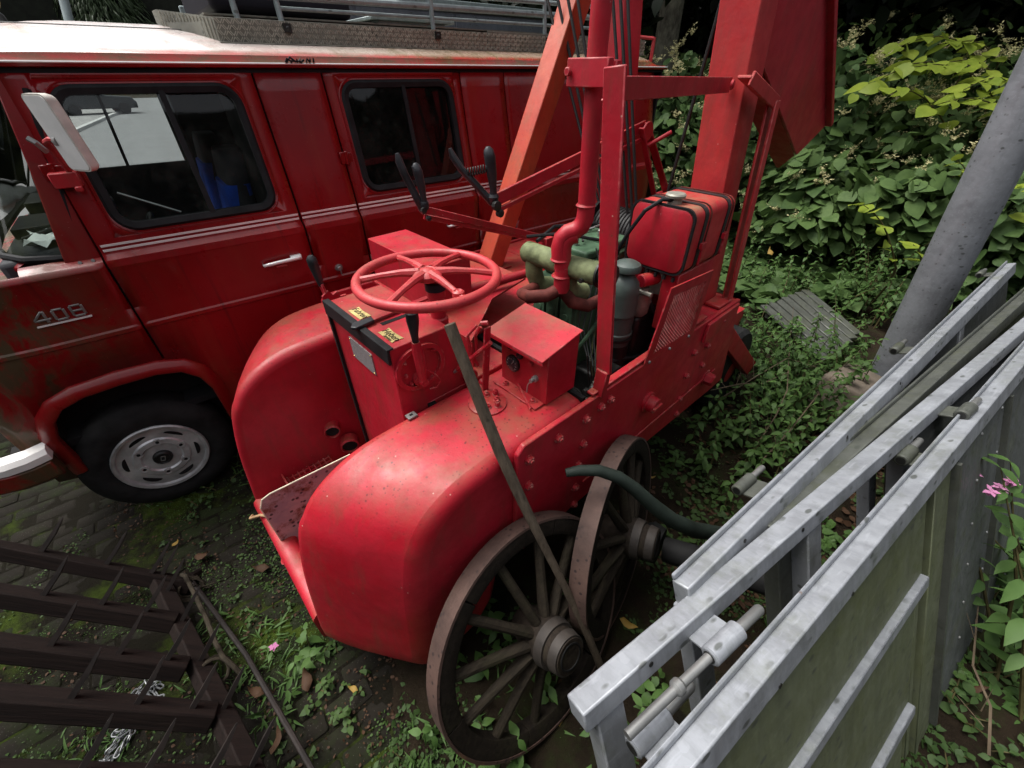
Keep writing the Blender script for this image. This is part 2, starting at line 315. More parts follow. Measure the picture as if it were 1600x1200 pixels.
# ------------------------------------------------------------------ geometry helpers
def V3(p): return Vector(p)
class G:
    def __init__(s): s.v = []; s.f = []; s.mi = []; s.cur = 0
    def add(s, vs, fs):
        o = len(s.v); s.v += [tuple(p) for p in vs]; s.f += [tuple(i+o for i in f) for f in fs]; s.mi += [s.cur]*len(fs); return s
    def box(s, c, d, rot=None, top=None):
        x, y, z = (q/2 for q in d); tx, ty = (x, y) if top is None else (top[0]/2, top[1]/2)
        vs = [Vector(p) for p in ((-x,-y,-z),(x,-y,-z),(x,y,-z),(-x,y,-z),(-tx,-ty,z),(tx,-ty,z),(tx,ty,z),(-tx,ty,z))]
        if rot is not None:
            m = rot if isinstance(rot, Matrix) else Euler(rot).to_matrix()
            vs = [m @ p for p in vs]
        c = Vector(c); return s.add([p+c for p in vs], [(0,3,2,1),(4,5,6,7),(0,1,5,4),(1,2,6,5),(2,3,7,6),(3,0,4,7)])
    def b(s, x0, x1, y0, y1, z0, z1):
        return s.box(((x0+x1)/2, (y0+y1)/2, (z0+z1)/2), (abs(x1-x0), abs(y1-y0), abs(z1-z0)))
    def beam(s, p0, p1, w, h, up=(0,0,1)):
        p0, p1 = V3(p0), V3(p1); d = (p1-p0); L = d.length; d.normalize()
        u = V3(up)
        if abs(u.dot(d)) > .97: u = V3((0,1,0)) if abs(d.y) < .9 else V3((1,0,0))
        y = u.cross(d); y.normalize(); z = d.cross(y)
        m = Matrix((d, y, z)).transposed(); return s.box((p0+p1)/2, (L, w, h), m)
    def tube(s, pts, r, n=8, closed=False, cap=True):
        pts = [V3(p) for p in pts]; N = len(pts); rs = r if isinstance(r, (list, tuple)) else [r]*N
        rings = []; prev = None
        for i, p in enumerate(pts):
            if closed: d = pts[(i+1) % N]-pts[i-1]
            else: d = pts[min(i+1, N-1)]-pts[max(i-1, 0)]
            d.normalize()
            if prev is None:
                a = V3((0,0,1)) if abs(d.z) < .9 else V3((1,0,0)); x = a.cross(d); x.normalize()
            else:
                x = prev-d*prev.dot(d); x.normalize()
            prev = x; y = d.cross(x)
            rings.append([p+(x*math.cos(2*math.pi*k/n)+y*math.sin(2*math.pi*k/n))*rs[i] for k in range(n)])
        vs = [q for rg in rings for q in rg]; fs = []
        for i in range(N if closed else N-1):
            j = (i+1) % N
            for k in range(n): fs.append((i*n+k, i*n+(k+1) % n, j*n+(k+1) % n, j*n+k))
        if cap and not closed: fs += [tuple(range(n))[::-1], tuple((N-1)*n+k for k in range(n))]
        return s.add(vs, fs)
    def cyl(s, p0, p1, r, n=16, r1=None): return s.tube([p0, p1], [r, r if r1 is None else r1], n)
    def lathe(s, p, axis, prof, n=24, cap=True):
        p = V3(p); d = V3(axis).normalized(); return s.tube_prof(p, d, prof, n, cap)
    def tube_prof(s, p, d, prof, n, cap=True):
        a = V3((0,0,1)) if abs(d.z) < .9 else V3((1,0,0)); x = a.cross(d); x.normalize(); y = d.cross(x)
        vs = []; fs = []
        for h, r in prof:
            vs += [p+d*h+(x*math.cos(2*math.pi*k/n)+y*math.sin(2*math.pi*k/n))*r for k in range(n)]
        m = len(prof)
        for i in range(m-1):
            for k in range(n): fs.append((i*n+k, i*n+(k+1) % n, (i+1)*n+(k+1) % n, (i+1)*n+k))
        if cap: fs += [tuple(range(n))[::-1], tuple((m-1)*n+k for k in range(n))]
        return s.add(vs, fs)
    def prism(s, poly, vec):
        n = len(poly); a = [V3(p) for p in poly]; v = V3(vec); b_ = [p+v for p in a]
        return s.add(a+b_, [tuple(range(n))[::-1], tuple(range(n, 2*n))]+[(i, (i+1) % n, n+(i+1) % n, n+i) for i in range(n)])
    def grid(s, rows, thick=None):
        m, n = len(rows), len(rows[0]); vs = [p for r_ in rows for p in r_]
        return s.add(vs, [(i*n+j, i*n+j+1, (i+1)*n+j+1, (i+1)*n+j) for i in range(m-1) for j in range(n-1)])
    def loft(s, rings, cap=True):
        n = len(rings[0]); m = len(rings); vs = [p for r_ in rings for p in r_]
        fs = [(i*n+k, i*n+(k+1) % n, (i+1)*n+(k+1) % n, (i+1)*n+k) for i in range(m-1) for k in range(n)]
        if cap: fs += [tuple(range(n))[::-1], tuple((m-1)*n+k for k in range(n))]
        return s.add(vs, fs)
    def hexbolt(s, p, axis, r=.016, h=.012):
        s.lathe(p, axis, [(0, r*1.25), (.003, r*1.25)], 10); p = V3(p)+V3(axis).normalized()*.003
        s.lathe(p, axis, [(0, r), (h*.8, r), (h, r*.85)], 6); return s.lathe(p+V3(axis).normalized()*h, axis, [(0, r*.5), (.006, r*.45)], 8)
ORG = {}
def mesh_of(g, name, mat, org=(0,0,0), sharp=35, smooth=True):
    me = bpy.data.meshes.new(name); o = V3(org)
    me.from_pydata([V3(p)-o for p in g.v], [], g.f)
    mats = mat if isinstance(mat, (list, tuple)) else [mat]
    for m_ in mats: me.materials.append(M[m_] if isinstance(m_, str) else m_)
    if len(mats) > 1: me.polygons.foreach_set('material_index', g.mi)
    bm = bmesh.new(); bm.from_mesh(me); bmesh.ops.recalc_face_normals(bm, faces=bm.faces); bm.to_mesh(me); bm.free()
    if smooth:
        me.polygons.foreach_set('use_smooth', [True]*len(me.polygons)); me.set_sharp_from_angle(angle=R(sharp))
    me.update(); return me
def obj(name, g, mat, parent=None, bevel=0, seg=2, sharp=35, smooth=True, lim=40, loc=None, label=None):
    org = ORG.get(parent.name, (0,0,0)) if parent is not None else (0,0,0)
    me = mesh_of(g, name, mat, org if loc is None else (0,0,0), sharp, smooth) if isinstance(g, G) else g
    o = bpy.data.objects.new(name, me); COL.objects.link(o)
    if parent is not None:
        o.parent = parent; ORG[o.name] = org if loc is None else (0,0,0)
        if loc is not None: o.location = V3(loc)-V3(org)
    elif loc is not None: o.location = loc
    if bevel:
        b_ = o.modifiers.new('bevel', 'BEVEL'); b_.width = bevel; b_.segments = seg; b_.limit_method = 'ANGLE'; b_.angle_limit = R(lim); b_.use_clamp_overlap = True
        b_.harden_normals = False
    if label: o['label'] = label
    return o
def tag(o, label, cat, group=None):
    o['label'] = label; o['category'] = cat
    if group: o['group'] = group
    return o
def kind(o, k): o['kind'] = k; return o
def thing(name, label, cat, org=(0,0,0), frame=None, group=None, wloc=None, rot=None):
    """Empty at the thing's base; geometry of its parts is given in the frame's own coordinates."""
    o = bpy.data.objects.new(name, None); COL.objects.link(o); tag(o, label, cat, group); o.empty_display_size = .1
    if frame is not None:
        o.location = frame @ V3(org); o.rotation_euler = frame.to_euler(); ORG[o.name] = tuple(org)
    else:
        o.location = wloc or org; ORG[o.name] = tuple(org)
        if rot is not None: o.rotation_euler = rot
    return o
def frame(az): return Matrix.Rotation(R(90-az), 4, 'Z')       # x runs along azimuth az, y to its left
FM, FV, FD = frame(47), frame(52), frame(55.6)
def copy_piece(o, parent, loc=None, rot=None):
    c = o.copy(); COL.objects.link(c); c.parent = parent
    if loc is not None: c.location = loc
    if rot is not None: c.rotation_euler = rot
    return c
def arc(c, r, a0, a1, n, ax=(1,0,0), ay=(0,0,1)):
    c, ax, ay = V3(c), V3(ax), V3(ay); return [c+ax*r*math.cos(R(a0+(a1-a0)*i/n))+ay*r*math.sin(R(a0+(a1-a0)*i/n)) for i in range(n+1)]
def rrect(x0, x1, y0, y1, r, n=5):
    out = []
    for cx, cy, a in ((x1-r, y1-r, 0), (x0+r, y1-r, 90), (x0+r, y0+r, 180), (x1-r, y0+r, 270)):
        for i in range(n+1): out.append((cx+r*math.cos(R(a+90*i/n)), cy+r*math.sin(R(a+90*i/n))))
    return out
def text_mesh(txt, size, depth=.0006, shear=.15):
    cu = bpy.data.curves.new('t', 'FONT'); cu.body = txt; cu.size = size; cu.extrude = depth; cu.shear = shear; cu.align_x = 'CENTER'; cu.align_y = 'CENTER'
    o = bpy.data.objects.new('t', cu); COL.objects.link(o)
    me = bpy.data.meshes.new_from_object(o.evaluated_get(bpy.context.evaluated_depsgraph_get()))
    bpy.data.objects.remove(o); return me

# ================================================================== SETTING: ground, paving, road
g = G(); n = 60
rows = []
for i in range(n+1):
    rows.append([])
    for j in range(n+1):
        x = -70+140*i/n; y = -40+140*j/n
        d = math.hypot(x-1, y-3); z = -.055 if d > 12 else -.05+.02*math.sin(x*2.1)*math.cos(y*1.7)
        rows[-1].append((x, y, z))
g.grid(rows); kind(obj('ground', g, 'soil'), 'structure')
# soil around the machine and the weeds, a finer sheet with humps
g = G(); rows = []
for i in range(91):
    rows.append([])
    for j in range(81):
        x = -.9+9.4*i/90; y = -.9+8.4*j/80
        wgt = min(1, max(0, (x+.75+.12*math.sin(y*3)+ .25*(1.2-y if y > 1.2 else 0))*2.2))
        h = .012+.02*math.sin(x*5.3+y*2)*math.sin(y*4.7-x)+.012*math.sin(x*13)*math.cos(y*11)+rng.normal()*.006
        back = max(0, y-5.2)*.10
        rows[-1].append((x, y, -.045+wgt*(.045+h)+back))
g.grid(rows); kind(obj('soil_bank', g, 'soil'), 'structure')
# paving: moss-filled bed with single pavers as pieces
def bedz(s_, w_):
    v = math.sin(s_*5.1+1.3*math.sin(w_*3.7))+math.sin(w_*6.3+1.7*math.sin(s_*4.1+1))+.7*math.sin((s_+w_)*11+2*math.sin(w_*7))+.5*math.sin(s_*23)*math.sin(w_*21)
    return -.0010+.0028*max(-1.2, min(1.8, v))
pv = obj('paving', G().grid([[FV @ V3((-3.7+.03*i, -.1+.03*j, bedz(-3.7+.03*i, -.1+.03*j)+rng.normal()*.0006)) for j in range(145)] for i in range(155)]), 'moss'); kind(pv, 'structure')
pieces = []
vs = [bpy.data.meshes.new('x')]
protos = []
for k in range(5):
    gg = G(); lx, ly = .198, .098
    e = .010+.003*k/5
    top = [(p[0]+rng.normal()*.0015, p[1]+rng.normal()*.0015, .006) for p in rrect(-lx/2+e, lx/2-e, -ly/2+e, ly/2-e, .008, 1)]
    mid = [(p[0], p[1], .001) for p in rrect(-lx/2+.004, lx/2-.004, -ly/2+.004, ly/2-.004, .008, 1)]
    bot = [(p[0], p[1], -.03) for p in rrect(-lx/2+.004, lx/2-.004, -ly/2+.004, ly/2-.004, .008, 1)]
    gg.loft([bot, mid, top]); protos.append(mesh_of(gg, 'paver', 'paver', sharp=50))
cells = []
for r_ in range(42):
    for c_ in range(24):
        s_ = -3.6+.2*c_+(.1 if r_ % 2 else 0); w_ = -.1+.1*r_
        if -3.6 < s_ < .75 and .1 < w_ < 4.2: cells.append((s_, w_))
cells.sort(key=lambda q: math.hypot((q[0]+.95)*.8, q[1]-1.75))
rest = G()
for i, (s_, w_) in enumerate(cells):
    dz = rng.normal()*.0022-.001; ro = Euler((rng.normal()*.012, rng.normal()*.012, rng.normal()*.02+R(38)))
    p = FV @ V3((s_+rng.normal()*.002, w_+rng.normal()*.002, -.004+dz))
    if i < 300:
        o = bpy.data.objects.new('paver', protos[i % 5]); COL.objects.link(o); o.parent = pv; o.location = p; o.rotation_euler = ro
    else:
        m_ = ro.to_matrix(); rest.add([m_ @ v_.co+p for v_ in protos[i % 5].vertices], [tuple(f.vertices) for f in protos[i % 5].polygons])
kind(obj('outer_pavers', rest, 'paver', pv, sharp=50), 'stuff')
# street beyond the van
g = G(); g.grid([[FV @ V3((-34+4*i, 5.4+4*j, .0)) for j in range(16)] for i in range(13)]); kind(obj('road', g, 'asphalt'), 'structure')
def gpt(px, py, z=0.):                       # ground point under a line of sight, used to lay out the street
    x, y = (px-800)/640, (600-py)/640; p_ = R(37.3255)
    r_ = V3((x, math.cos(p_)+y*math.sin(p_), -math.sin(p_)+y*math.cos(p_))); return V3((0, 0, CAM_H))+r_*((z-CAM_H)/r_.z)
kl = [gpt(-60, 300), gpt(60, 236), gpt(120, 206), gpt(165, 186), gpt(196, 173), gpt(207, 166), gpt(200, 161), gpt(170, 158)]
g = G()
for a, b_ in zip(kl, kl[1:]):
    d = (b_-a).normalized(); nn = V3((-d.y, d.x, 0))
    g.beam(a+V3((0, 0, .05)), b_+V3((0, 0, .05)), .22, .14)
kb = obj('kerb', g, 'kerb'); kind(kb, 'structure')
yd = G(); left = V3((-60, 40, .06)); yd.add([p+V3((0, 0, .045)) for p in kl]+[V3((-75, 62, .045)), V3((-75, 20, .045)), V3((-40, 10, .045))], [tuple(range(len(kl)+3))])
kind(obj('yard', yd, 'yard', smooth=False), 'structure')
lw = [gpt(130, 152), gpt(200, 161), gpt(203, 166), gpt(170, 163), gpt(132, 159)]
kind(obj('lawn', G().add([p+V3((0, 0, .055)) for p in lw], [tuple(range(5))]), 'lawn', smooth=False), 'structure')

# ================================================================== THE RED CRANE
cr = thing('mobile_crane', 'old red mobile crane with driver stand, open engine and splayed red posts', 'crane', (1.2, 1.49, 0), FM)
I_ = [(1.06,1.19),(.65,1.19),(.50,1.188),(.30,1.178),(.17,1.135),(.08,1.072),(.02,.985),(-.012,.89),(-.045,.73),(-.07,.53),(-.09,.30),(-.05,.20),(.40,.20),(.55,.32),(.6,.56),(1.06,.56)]
O_ = [(1.06,1.19),(.72,1.19),(.585,1.187),(.46,1.172),(.365,1.135),(.30,1.08),(.258,1.0),(.232,.9),(.205,.73),(.188,.53),(.17,.30),(.20,.20),(.45,.20),(.55,.32),(.6,.56),(1.06,.56)]
def refine(P_, a, b_, m_=3):
    out = list(P_[:a])
    for i in range(a, b_):
        p0, p1, p2_, p3_ = P_[i-1], P_[i], P_[i+1], P_[i+2]
        for k in range(m_):
            t_ = k/m_; out.append(tuple(.5*((2*p1[c])+(-p0[c]+p2_[c])*t_+(2*p0[c]-5*p1[c]+4*p2_[c]-p3_[c])*t_*t_+(-p0[c]+3*p1[c]-3*p2_[c]+p3_[c])*t_**3) for c in (0, 1)))
    return out+list(P_[b_:])
I_, O_ = refine(I_, 1, 10), refine(O_, 1, 10)
def nose(v_in, v_out):
    g = G(); rings = []
    for t_ in (0, .12, .3, .5, .7, .86, 1):
        k = t_**1.25; vv = v_in+(v_out-v_in)*t_
        dip = .012*(abs(t_-.5)*2)**2
        rings.append([(a[0]+(b_[0]-a[0])*k, vv, a[1]+(b_[1]-a[1])*k-(dip if a[1] > 1.0 else 0)) for a, b_ in zip(I_, O_)])
    return g.loft(rings)
obj('front_fender', nose(1.115, .70), 'red', cr, .045, 5, 50, lim=45)
obj('front_fender', nose(1.865, 2.28), 'red', cr, .045, 5, 50, lim=45)
# lip joining the noses, footwell
g = G(); rings = []
for i in range(9):
    vv = 1.10+(1.88-1.10)*i/8
    rings.append([(-.068+p[0], vv, .335+p[1]) for p in rrect(-.02, .075, -.10, .10, .035, 3)])
obj('front_bumper', g.loft(rings), 'red', cr, sharp=60)
obj('footwell_floor', G().b(-.03, .62, 1.10, 1.88, .30, .325), 'red', cr)
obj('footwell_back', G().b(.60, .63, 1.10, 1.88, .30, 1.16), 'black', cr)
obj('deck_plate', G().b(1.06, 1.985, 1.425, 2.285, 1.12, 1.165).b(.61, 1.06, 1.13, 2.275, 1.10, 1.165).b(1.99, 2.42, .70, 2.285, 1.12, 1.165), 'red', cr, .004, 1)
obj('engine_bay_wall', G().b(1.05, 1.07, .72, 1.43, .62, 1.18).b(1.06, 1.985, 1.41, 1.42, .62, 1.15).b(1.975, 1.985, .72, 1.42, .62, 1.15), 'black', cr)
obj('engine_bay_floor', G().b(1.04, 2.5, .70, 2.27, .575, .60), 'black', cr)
for s_, v0 in ((-1, .70), (1, 2.28)):
    pts = [(.66,1.17),(.69,1.2),(2.40,1.178),(2.62,.50),(2.45,.50),(1.7,.545),(.70,.56),(.65,.60)]
    obj('side_plate', G().prism([(a, v0, b_) for a, b_ in pts], (0, s_*.022, 0)), 'red', cr, .005, 2)
obj('side_rail', G().b(1.065, 2.0, .684, .716, 1.203, 1.214).b(1.07, 2.38, .668, .677, .700, .712).b(2.0, 2.36, .660, .677, 1.06, 1.17), 'red', cr, .003, 1)
obj('rear_plate', G().add([(2.41,.70,1.17),(2.41,2.28,1.17),(2.63,2.28,.5),(2.63,.70,.5)], [(0,1,2,3)]), 'red', cr)
bp = mesh_of(G().hexbolt((0, 0, 0), (0, -1, 0), .017, .013), 'bolt', 'red')
for u_, z_ in [(.864,1.124),(1.028,.98),(1.025,1.12),(1.118,1.128),(1.181,1.132),(.711,1.122),(.712,.981),(1.018,.71),(1.013,.863),(1.025,.582),(1.941,1.024),(1.926,.881),(1.94,.71),(1.964,.584),(2.1,1.0),(2.12,.86),(2.2,1.12)]:
    o = obj('bolt', bp, None, cr, loc=(u_, .677, z_)); o.rotation_euler = (0, random.uniform(0, 1), 0)
obj('axle_cap', G().lathe((1.534,.678,.917), (0,-1,0), [(0,.055),(.012,.055),(.014,.042),(.05,.040),(.055,.036)], 24).b(1.50,1.57,.612,.625,.912,.922), 'red', cr)
obj('axle_nut', G().lathe((2.26,.678,.70), (0,-1,0), [(0,.052),(.008,.052),(.010,.040),(.05,.038),(.058,.03)], 6), 'red', cr)
obj('screw_head', G().lathe((1.45,.677,1.19),(0,-1,0),[(0,.008),(.008,.006)],8).lathe((1.62,.677,1.187),(0,-1,0),[(0,.008),(.008,.006)],8).lathe((1.80,.677,1.18),(0,-1,0),[(0,.008),(.008,.006)],8), 'steel', cr)
for u_, vs_ in ((.36, (.94, 2.04)), (3.02, (.84, 2.14))):
    for vv in vs_:
        rr = .30 if u_ < 1 else .34
        wt = obj('wheel', G().lathe((u_, vv-.1, rr), (0,1,0), [(0,rr*.62),(0,rr*.93),(.03,rr),(.17,rr),(.2,rr*.93),(.2,rr*.62)], 32), 'tyre', cr)
        obj('wheel_disc', G().lathe((u_, vv-.105, rr), (0,1,0), [(0,rr*.2),(.03,rr*.62),(.2,rr*.62)], 24), 'red', wt)
obj('rear_frame', G().beam((2.3,.95,.72),(3.4,.95,.62),.10,.14).beam((2.3,2.03,.72),(3.4,2.03,.62),.10,.14).b(3.0,3.05,.85,2.13,.40,.46), 'red', cr)
obj('rear_strut', G().beam((2.42,.78,.98),(3.25,.70,.30),.09,.12), 'red', cr, .004, 1)
# console with levers, stickers and data plate
CT = 1.455
con = obj('console', G().prism([(.492,1.132,.33),(.49,1.132,CT),(.735,1.132,CT),(.80,1.132,1.17),(.80,1.132,.33)], (0,.505,0)), 'red', cr, .004, 2)
obj('edge_strip', G().prism([(.478,1.125,CT-.055),(.478,1.125,CT+.007),(.505,1.125,CT+.007),(.505,1.125,CT+.0005),(.4885,1.125,CT+.0005),(.4885,1.125,CT-.055)], (0,.52,0)), 'rubber', con, .002, 1)
obj('door_gap_strip', G().b(.478,.4905,1.618,1.634,.5,CT-.055), 'rubber', con)
pl = obj('data_plate', G().b(.4865,.4912,1.290,1.475,1.268,1.362), 'plate', con)
obj('plate_screw', G().lathe((.487,1.298,1.355),(-1,0,0),[(0,.004),(.003,.003)],8).lathe((.487,1.467,1.355),(-1,0,0),[(0,.004),(.003,.003)],8).lathe((.487,1.298,1.275),(-1,0,0),[(0,.004),(.003,.003)],8).lathe((.487,1.467,1.275),(-1,0,0),[(0,.004),(.003,.003)],8), 'brass', pl)
for txt, (u_, v_), wd in (('Fahren', (.540, 1.445), .100), ('Heben', (.543, 1.215), .098)):
    pts = [(-.022,-wd/2),(.004,-wd/2+.006),(.024,-wd/2-.003),(.020,-.01),(.025,wd/2),(.0,wd/2-.005),(-.021,wd/2)]
    st = obj('label_sticker', G().prism([(u_+a, v_-b_, CT+.0015) for a, b_ in pts], (0,0,.0012)), 'sticker', con)
    me = text_mesh(txt, .036, .0004, .2); me.name = 'lettering'; me.materials.append(M['ink'])
    me.transform(Matrix.Translation((u_-1.2+.003, v_-1.49, CT+.0034)) @ Matrix.Rotation(R(-90), 4, 'Z'))
    o = bpy.data.objects.new('lettering', me); COL.objects.link(o); o.parent = st
me = text_mesh('Senken', .017, .0004, .2); me.name = 'lettering'; me.materials.append(M['ink'])
me.transform(Matrix.Translation((.527-1.2, 1.205-1.49, CT+.0034)) @ Matrix.Rotation(R(-90), 4, 'Z')); o = bpy.data.objects.new('lettering', me); COL.objects.link(o); o.parent = st
lv = obj('slot_lever', G().beam((.50,1.345,CT+.012),(.80,1.36,CT+.014),.026,.008), 'red', con, .002, 1)
obj('lever_tip', G().prism([(.455,1.335,CT+.006),(.468,1.318,CT+.006),(.545,1.328,CT+.006),(.55,1.362,CT+.006),(.475,1.362,CT+.006)], (0,0,.013)), 'grip', lv, .003, 2)
obj('slot_shadow', G().b(.56,.733,1.300,1.322,CT+.0004,CT+.0016), 'black', con)
# lever in the recessed oval on the right of the console
pr_ = [(a, 1.131, b_) for a, b_ in rrect(.492,.695,1.255,1.432,.085,6)]
pi_ = [(a, 1.131, b_) for a, b_ in rrect(.508,.678,1.272,1.415,.07,6)]
g = G(); N_ = len(pr_); fr_ = [(p[0],1.118,p[2]) for p in pr_]; fi_ = [(p[0],1.118,p[2]) for p in pi_]
g.add(pr_+fr_+fi_+pi_, [(i,(i+1)%N_,N_+(i+1)%N_,N_+i) for i in range(N_)]+[(N_+i,N_+(i+1)%N_,2*N_+(i+1)%N_,2*N_+i) for i in range(N_)]+[(2*N_+i,2*N_+(i+1)%N_,3*N_+(i+1)%N_,3*N_+i) for i in range(N_)])
g.add([(p[0],1.1305,p[2]) for p in pi_], [tuple(range(N_))])
qd = obj('lever_bracket', g, 'red', con)
obj('lever_arm', G().tube([(.578,1.095,1.30),(.575,1.088,1.38),(.572,1.088,1.44),(.570,1.088,1.475)], [.014,.019,.02,.014], 10).lathe((.578,1.13,1.30),(0,-1,0),[(0,.026),(.02,.026),(.024,.016),(.05,.015)],12), 'red', qd)
obj('black_handle', G().tube([(.570,1.088,1.475),(.571,1.09,1.50),(.575,1.094,1.55),(.577,1.096,1.578),(.578,1.097,1.592)], [.011,.013,.021,.021,.010], 12), 'grip', qd)
obj('return_wire', G().tube([(.60,1.10,1.34),(.63,1.085,1.31),(.645,1.085,1.275),(.63,1.09,1.25),(.60,1.095,1.255)], .003, 6), 'red', qd)
for a, b_ in ((.535,1.385),(.53,1.33),(.545,1.29),(.655,1.39)): obj('bolt', G().hexbolt((a,1.13,b_),(0,-1,0),.007,.007), 'red', qd)
# tall lever left of the console
lq = obj('notched_quadrant', G().prism([(.50,1.70,1.18),(.50,1.70,1.45),(.53,1.70,1.47),(.545,1.70,1.445),(.565,1.70,1.455),(.575,1.70,1.43),(.60,1.70,1.43),(.605,1.70,1.40),(.63,1.70,1.39),(.62,1.70,1.18)], (0,.010,0)), 'red', cr)
obj('lever_arm', G().beam((.545,1.72,1.2),(.515,1.72,1.50),.012,.034), 'red', lq, .003, 1)
obj('black_handle', G().tube([(.516,1.72,1.49),(.514,1.72,1.51),(.509,1.72,1.58),(.507,1.72,1.605),(.506,1.72,1.618)], [.012,.014,.021,.020,.010], 12), 'grip', lq)
# steering wheel
sw = obj('steering_wheel', G().tube([(.73+.245*math.cos(R(6*i)), 1.222+.245*math.sin(R(6*i)), 1.62) for i in range(60)], .0175, 12, closed=True), 'wheelred', cr)
for k in range(6):
    a = R(-43+8+60*k); ca, sa = math.cos(a), math.sin(a)
    obj('spoke', G().tube([(.73+r_*ca, 1.222+r_*sa, z_) for r_, z_ in ((.03,1.636),(.09,1.638),(.16,1.632),(.235,1.620))], [.018,.0135,.011,.013], 8), 'wheelred', sw)
obj('hub', G().lathe((.73,1.222,1.605),(0,0,1),[(0,.03),(.012,.052),(.028,.054),(.040,.042),(.043,.030),(.040,.026),(.046,.012),(.047,.004)], 24), 'wheelred', sw)
obj('knob_socket', G().lathe((.73+.205*math.cos(R(-95)),1.222+.205*math.sin(R(-95)),1.615),(0,0,1),[(0,.02),(.022,.02),(.026,.014),(.02,.008)],14), 'wheelred', sw)
obj('steering_column', G().lathe((.755,1.222,1.15),(0,0,1),[(0,.036),(.30,.036),(.305,.030),(.38,.028),(.385,.034),(.425,.034),(.43,.02),(.46,.018)], 20), 'red', cr)
obj('column_collar', G().lathe((.755,1.222,1.565),(0,0,1),[(0,.038),(.028,.038)], 20), 'blackplastic', cr)
# raised floor behind the column
obj('floor_plate', G().prism([(.885,1.20,1.29),(.885,2.1,1.29),(1.50,2.1,1.30),(1.50,1.50,1.30),(1.20,1.43,1.30)], (0,0,.010)).b(.885,.893,1.20,1.72,1.165,1.288), 'red', cr)
obj('floor_hatch', G().b(1.10,1.42,1.52,1.98,1.312,1.330), 'red', cr, .004, 1)
obj('side_box', G().b(.90,1.125,1.49,2.045,1.301,1.525), 'redcol' if 0 else 'red', cr, .004, 2)
obj('floor_tube', G().cyl((1.02,1.55,1.345),(1.55,1.44,1.36),.022,12), 'red', cr)
# gauge box
gb = obj('gauge_box', G().prism([(.905,.782,1.191),(.905,.782,1.405),(1.07,.782,1.44),(1.07,.782,1.191)], (0,.25,0)), 'red', cr, .003, 2)
obj('lid', G().prism([(.862,.774,1.405),(.862,1.078,1.405),(1.078,1.078,1.448),(1.078,.774,1.448)], (0,0,.006)).b(.862,.866,.774,1.078,1.392,1.406), 'red', gb, .002, 1)
obj('foot_flange', G().b(.855,.905,.79,1.03,1.190,1.196), 'red', gb, .002, 1)
for v_ in (.83,.98): obj('bolt', G().hexbolt((.88,v_,1.196),(0,0,1),.011,.009), 'red', gb)
for v_, z_, r_ in ((.960,1.298,.032),(.922,1.352,.013),(.972,1.378,.02),(.832,1.385,.017),(.862,1.345,.009)):
    d = obj('gauge', G().lathe((.905,v_,z_),(-1,0,0),[(0,r_*1.1),(.010,r_*1.1),(.012,r_)],20), 'oil' if r_ > .01 else 'red', gb)
    if r_ > .012:
        obj('dial', G().lathe((.893,v_,z_),(-1,0,0),[(0,r_*.98),(.0006,r_*.95)],20), 'dial', d)
    if r_ > .03:
        g = G()
        for k in range(9):
            a = R(-40+32*k); g.beam((.8916,v_+math.cos(a)*r_*.68,z_+math.sin(a)*r_*.68),(.8916,v_+math.cos(a)*r_*.86,z_+math.sin(a)*r_*.86),.003,.001,(1,0,0))
        g.beam((.8914,v_,z_),(.8914,v_-.013,z_+.018),.003,.001,(1,0,0)); obj('dial_marks', g, 'steel', d)
obj('ignition_switch', G().lathe((.905,.838,1.290),(-1,0,0),[(0,.013),(.012,.013),(.014,.008),(.03,.008)],14).tube([(.89,.85,1.28),(.885,.862,1.255),(.888,.868,1.215)],.003,6), 'steel', gb)
# bolted flange and clutch linkage in front of the gauge box
fl = obj('bolted_flange', G().lathe((.752,.944,1.184),(0,0,1),[(0,.074),(.012,.074),(.016,.066)],32), 'red', cr)
for k in range(8):
    a = R(45*k+10); r_ = .05 if k % 2 == 0 else .036
    obj('bolt', G().hexbolt((.752+r_*math.cos(a),.944+r_*math.sin(a),1.2),(0,0,1),.0105,.012+.008*(k % 3 == 0)), 'red', fl)
lb = obj('linkage_bracket', G().beam((.80,1.015,1.18),(.80,.985,1.485),.008,.03,(1,0,0)).lathe((.80,1.04,1.22),(0,-1,0),[(0,.014),(.02,.012)],8), 'red', cr, .002, 1)
obj('link_rod', G().tube([(.79,1.03,1.48),(.76,1.05,1.44),(.77,1.055,1.36),(.79,1.04,1.30)],.006,8).tube([(.79,1.01,1.48),(.78,1.03,1.44),(.785,1.035,1.36)],.006,8).tube([(.785,1.0,1.5),(.80,.98,1.505)],.009,8), 'red', lb)
obj('spring_rod', G().tube([(.80,.97,1.43),(.75,1.10,1.28),(.745,1.115,1.262)],[.009,.008,.009],8), 'red', lb)
obj('rod_tip', G().tube([(.745,1.115,1.262),(.738,1.13,1.245)],[.008,.006],8), 'steel', lb)
obj('keyhole_plate', G().b(.482,.520,1.068,1.098,1.184,1.192), 'steel', cr, .001, 1); 
obj('keyhole', G().b(.494,.508,1.080,1.088,1.192,1.1935), 'black', cr)
obj('floor_pipe', G().cyl((.80,1.10,1.21),(.86,1.42,1.21),.03,14).cyl((.84,.80,1.2),(1.0,1.13,1.22),.004,6), 'red', cr)
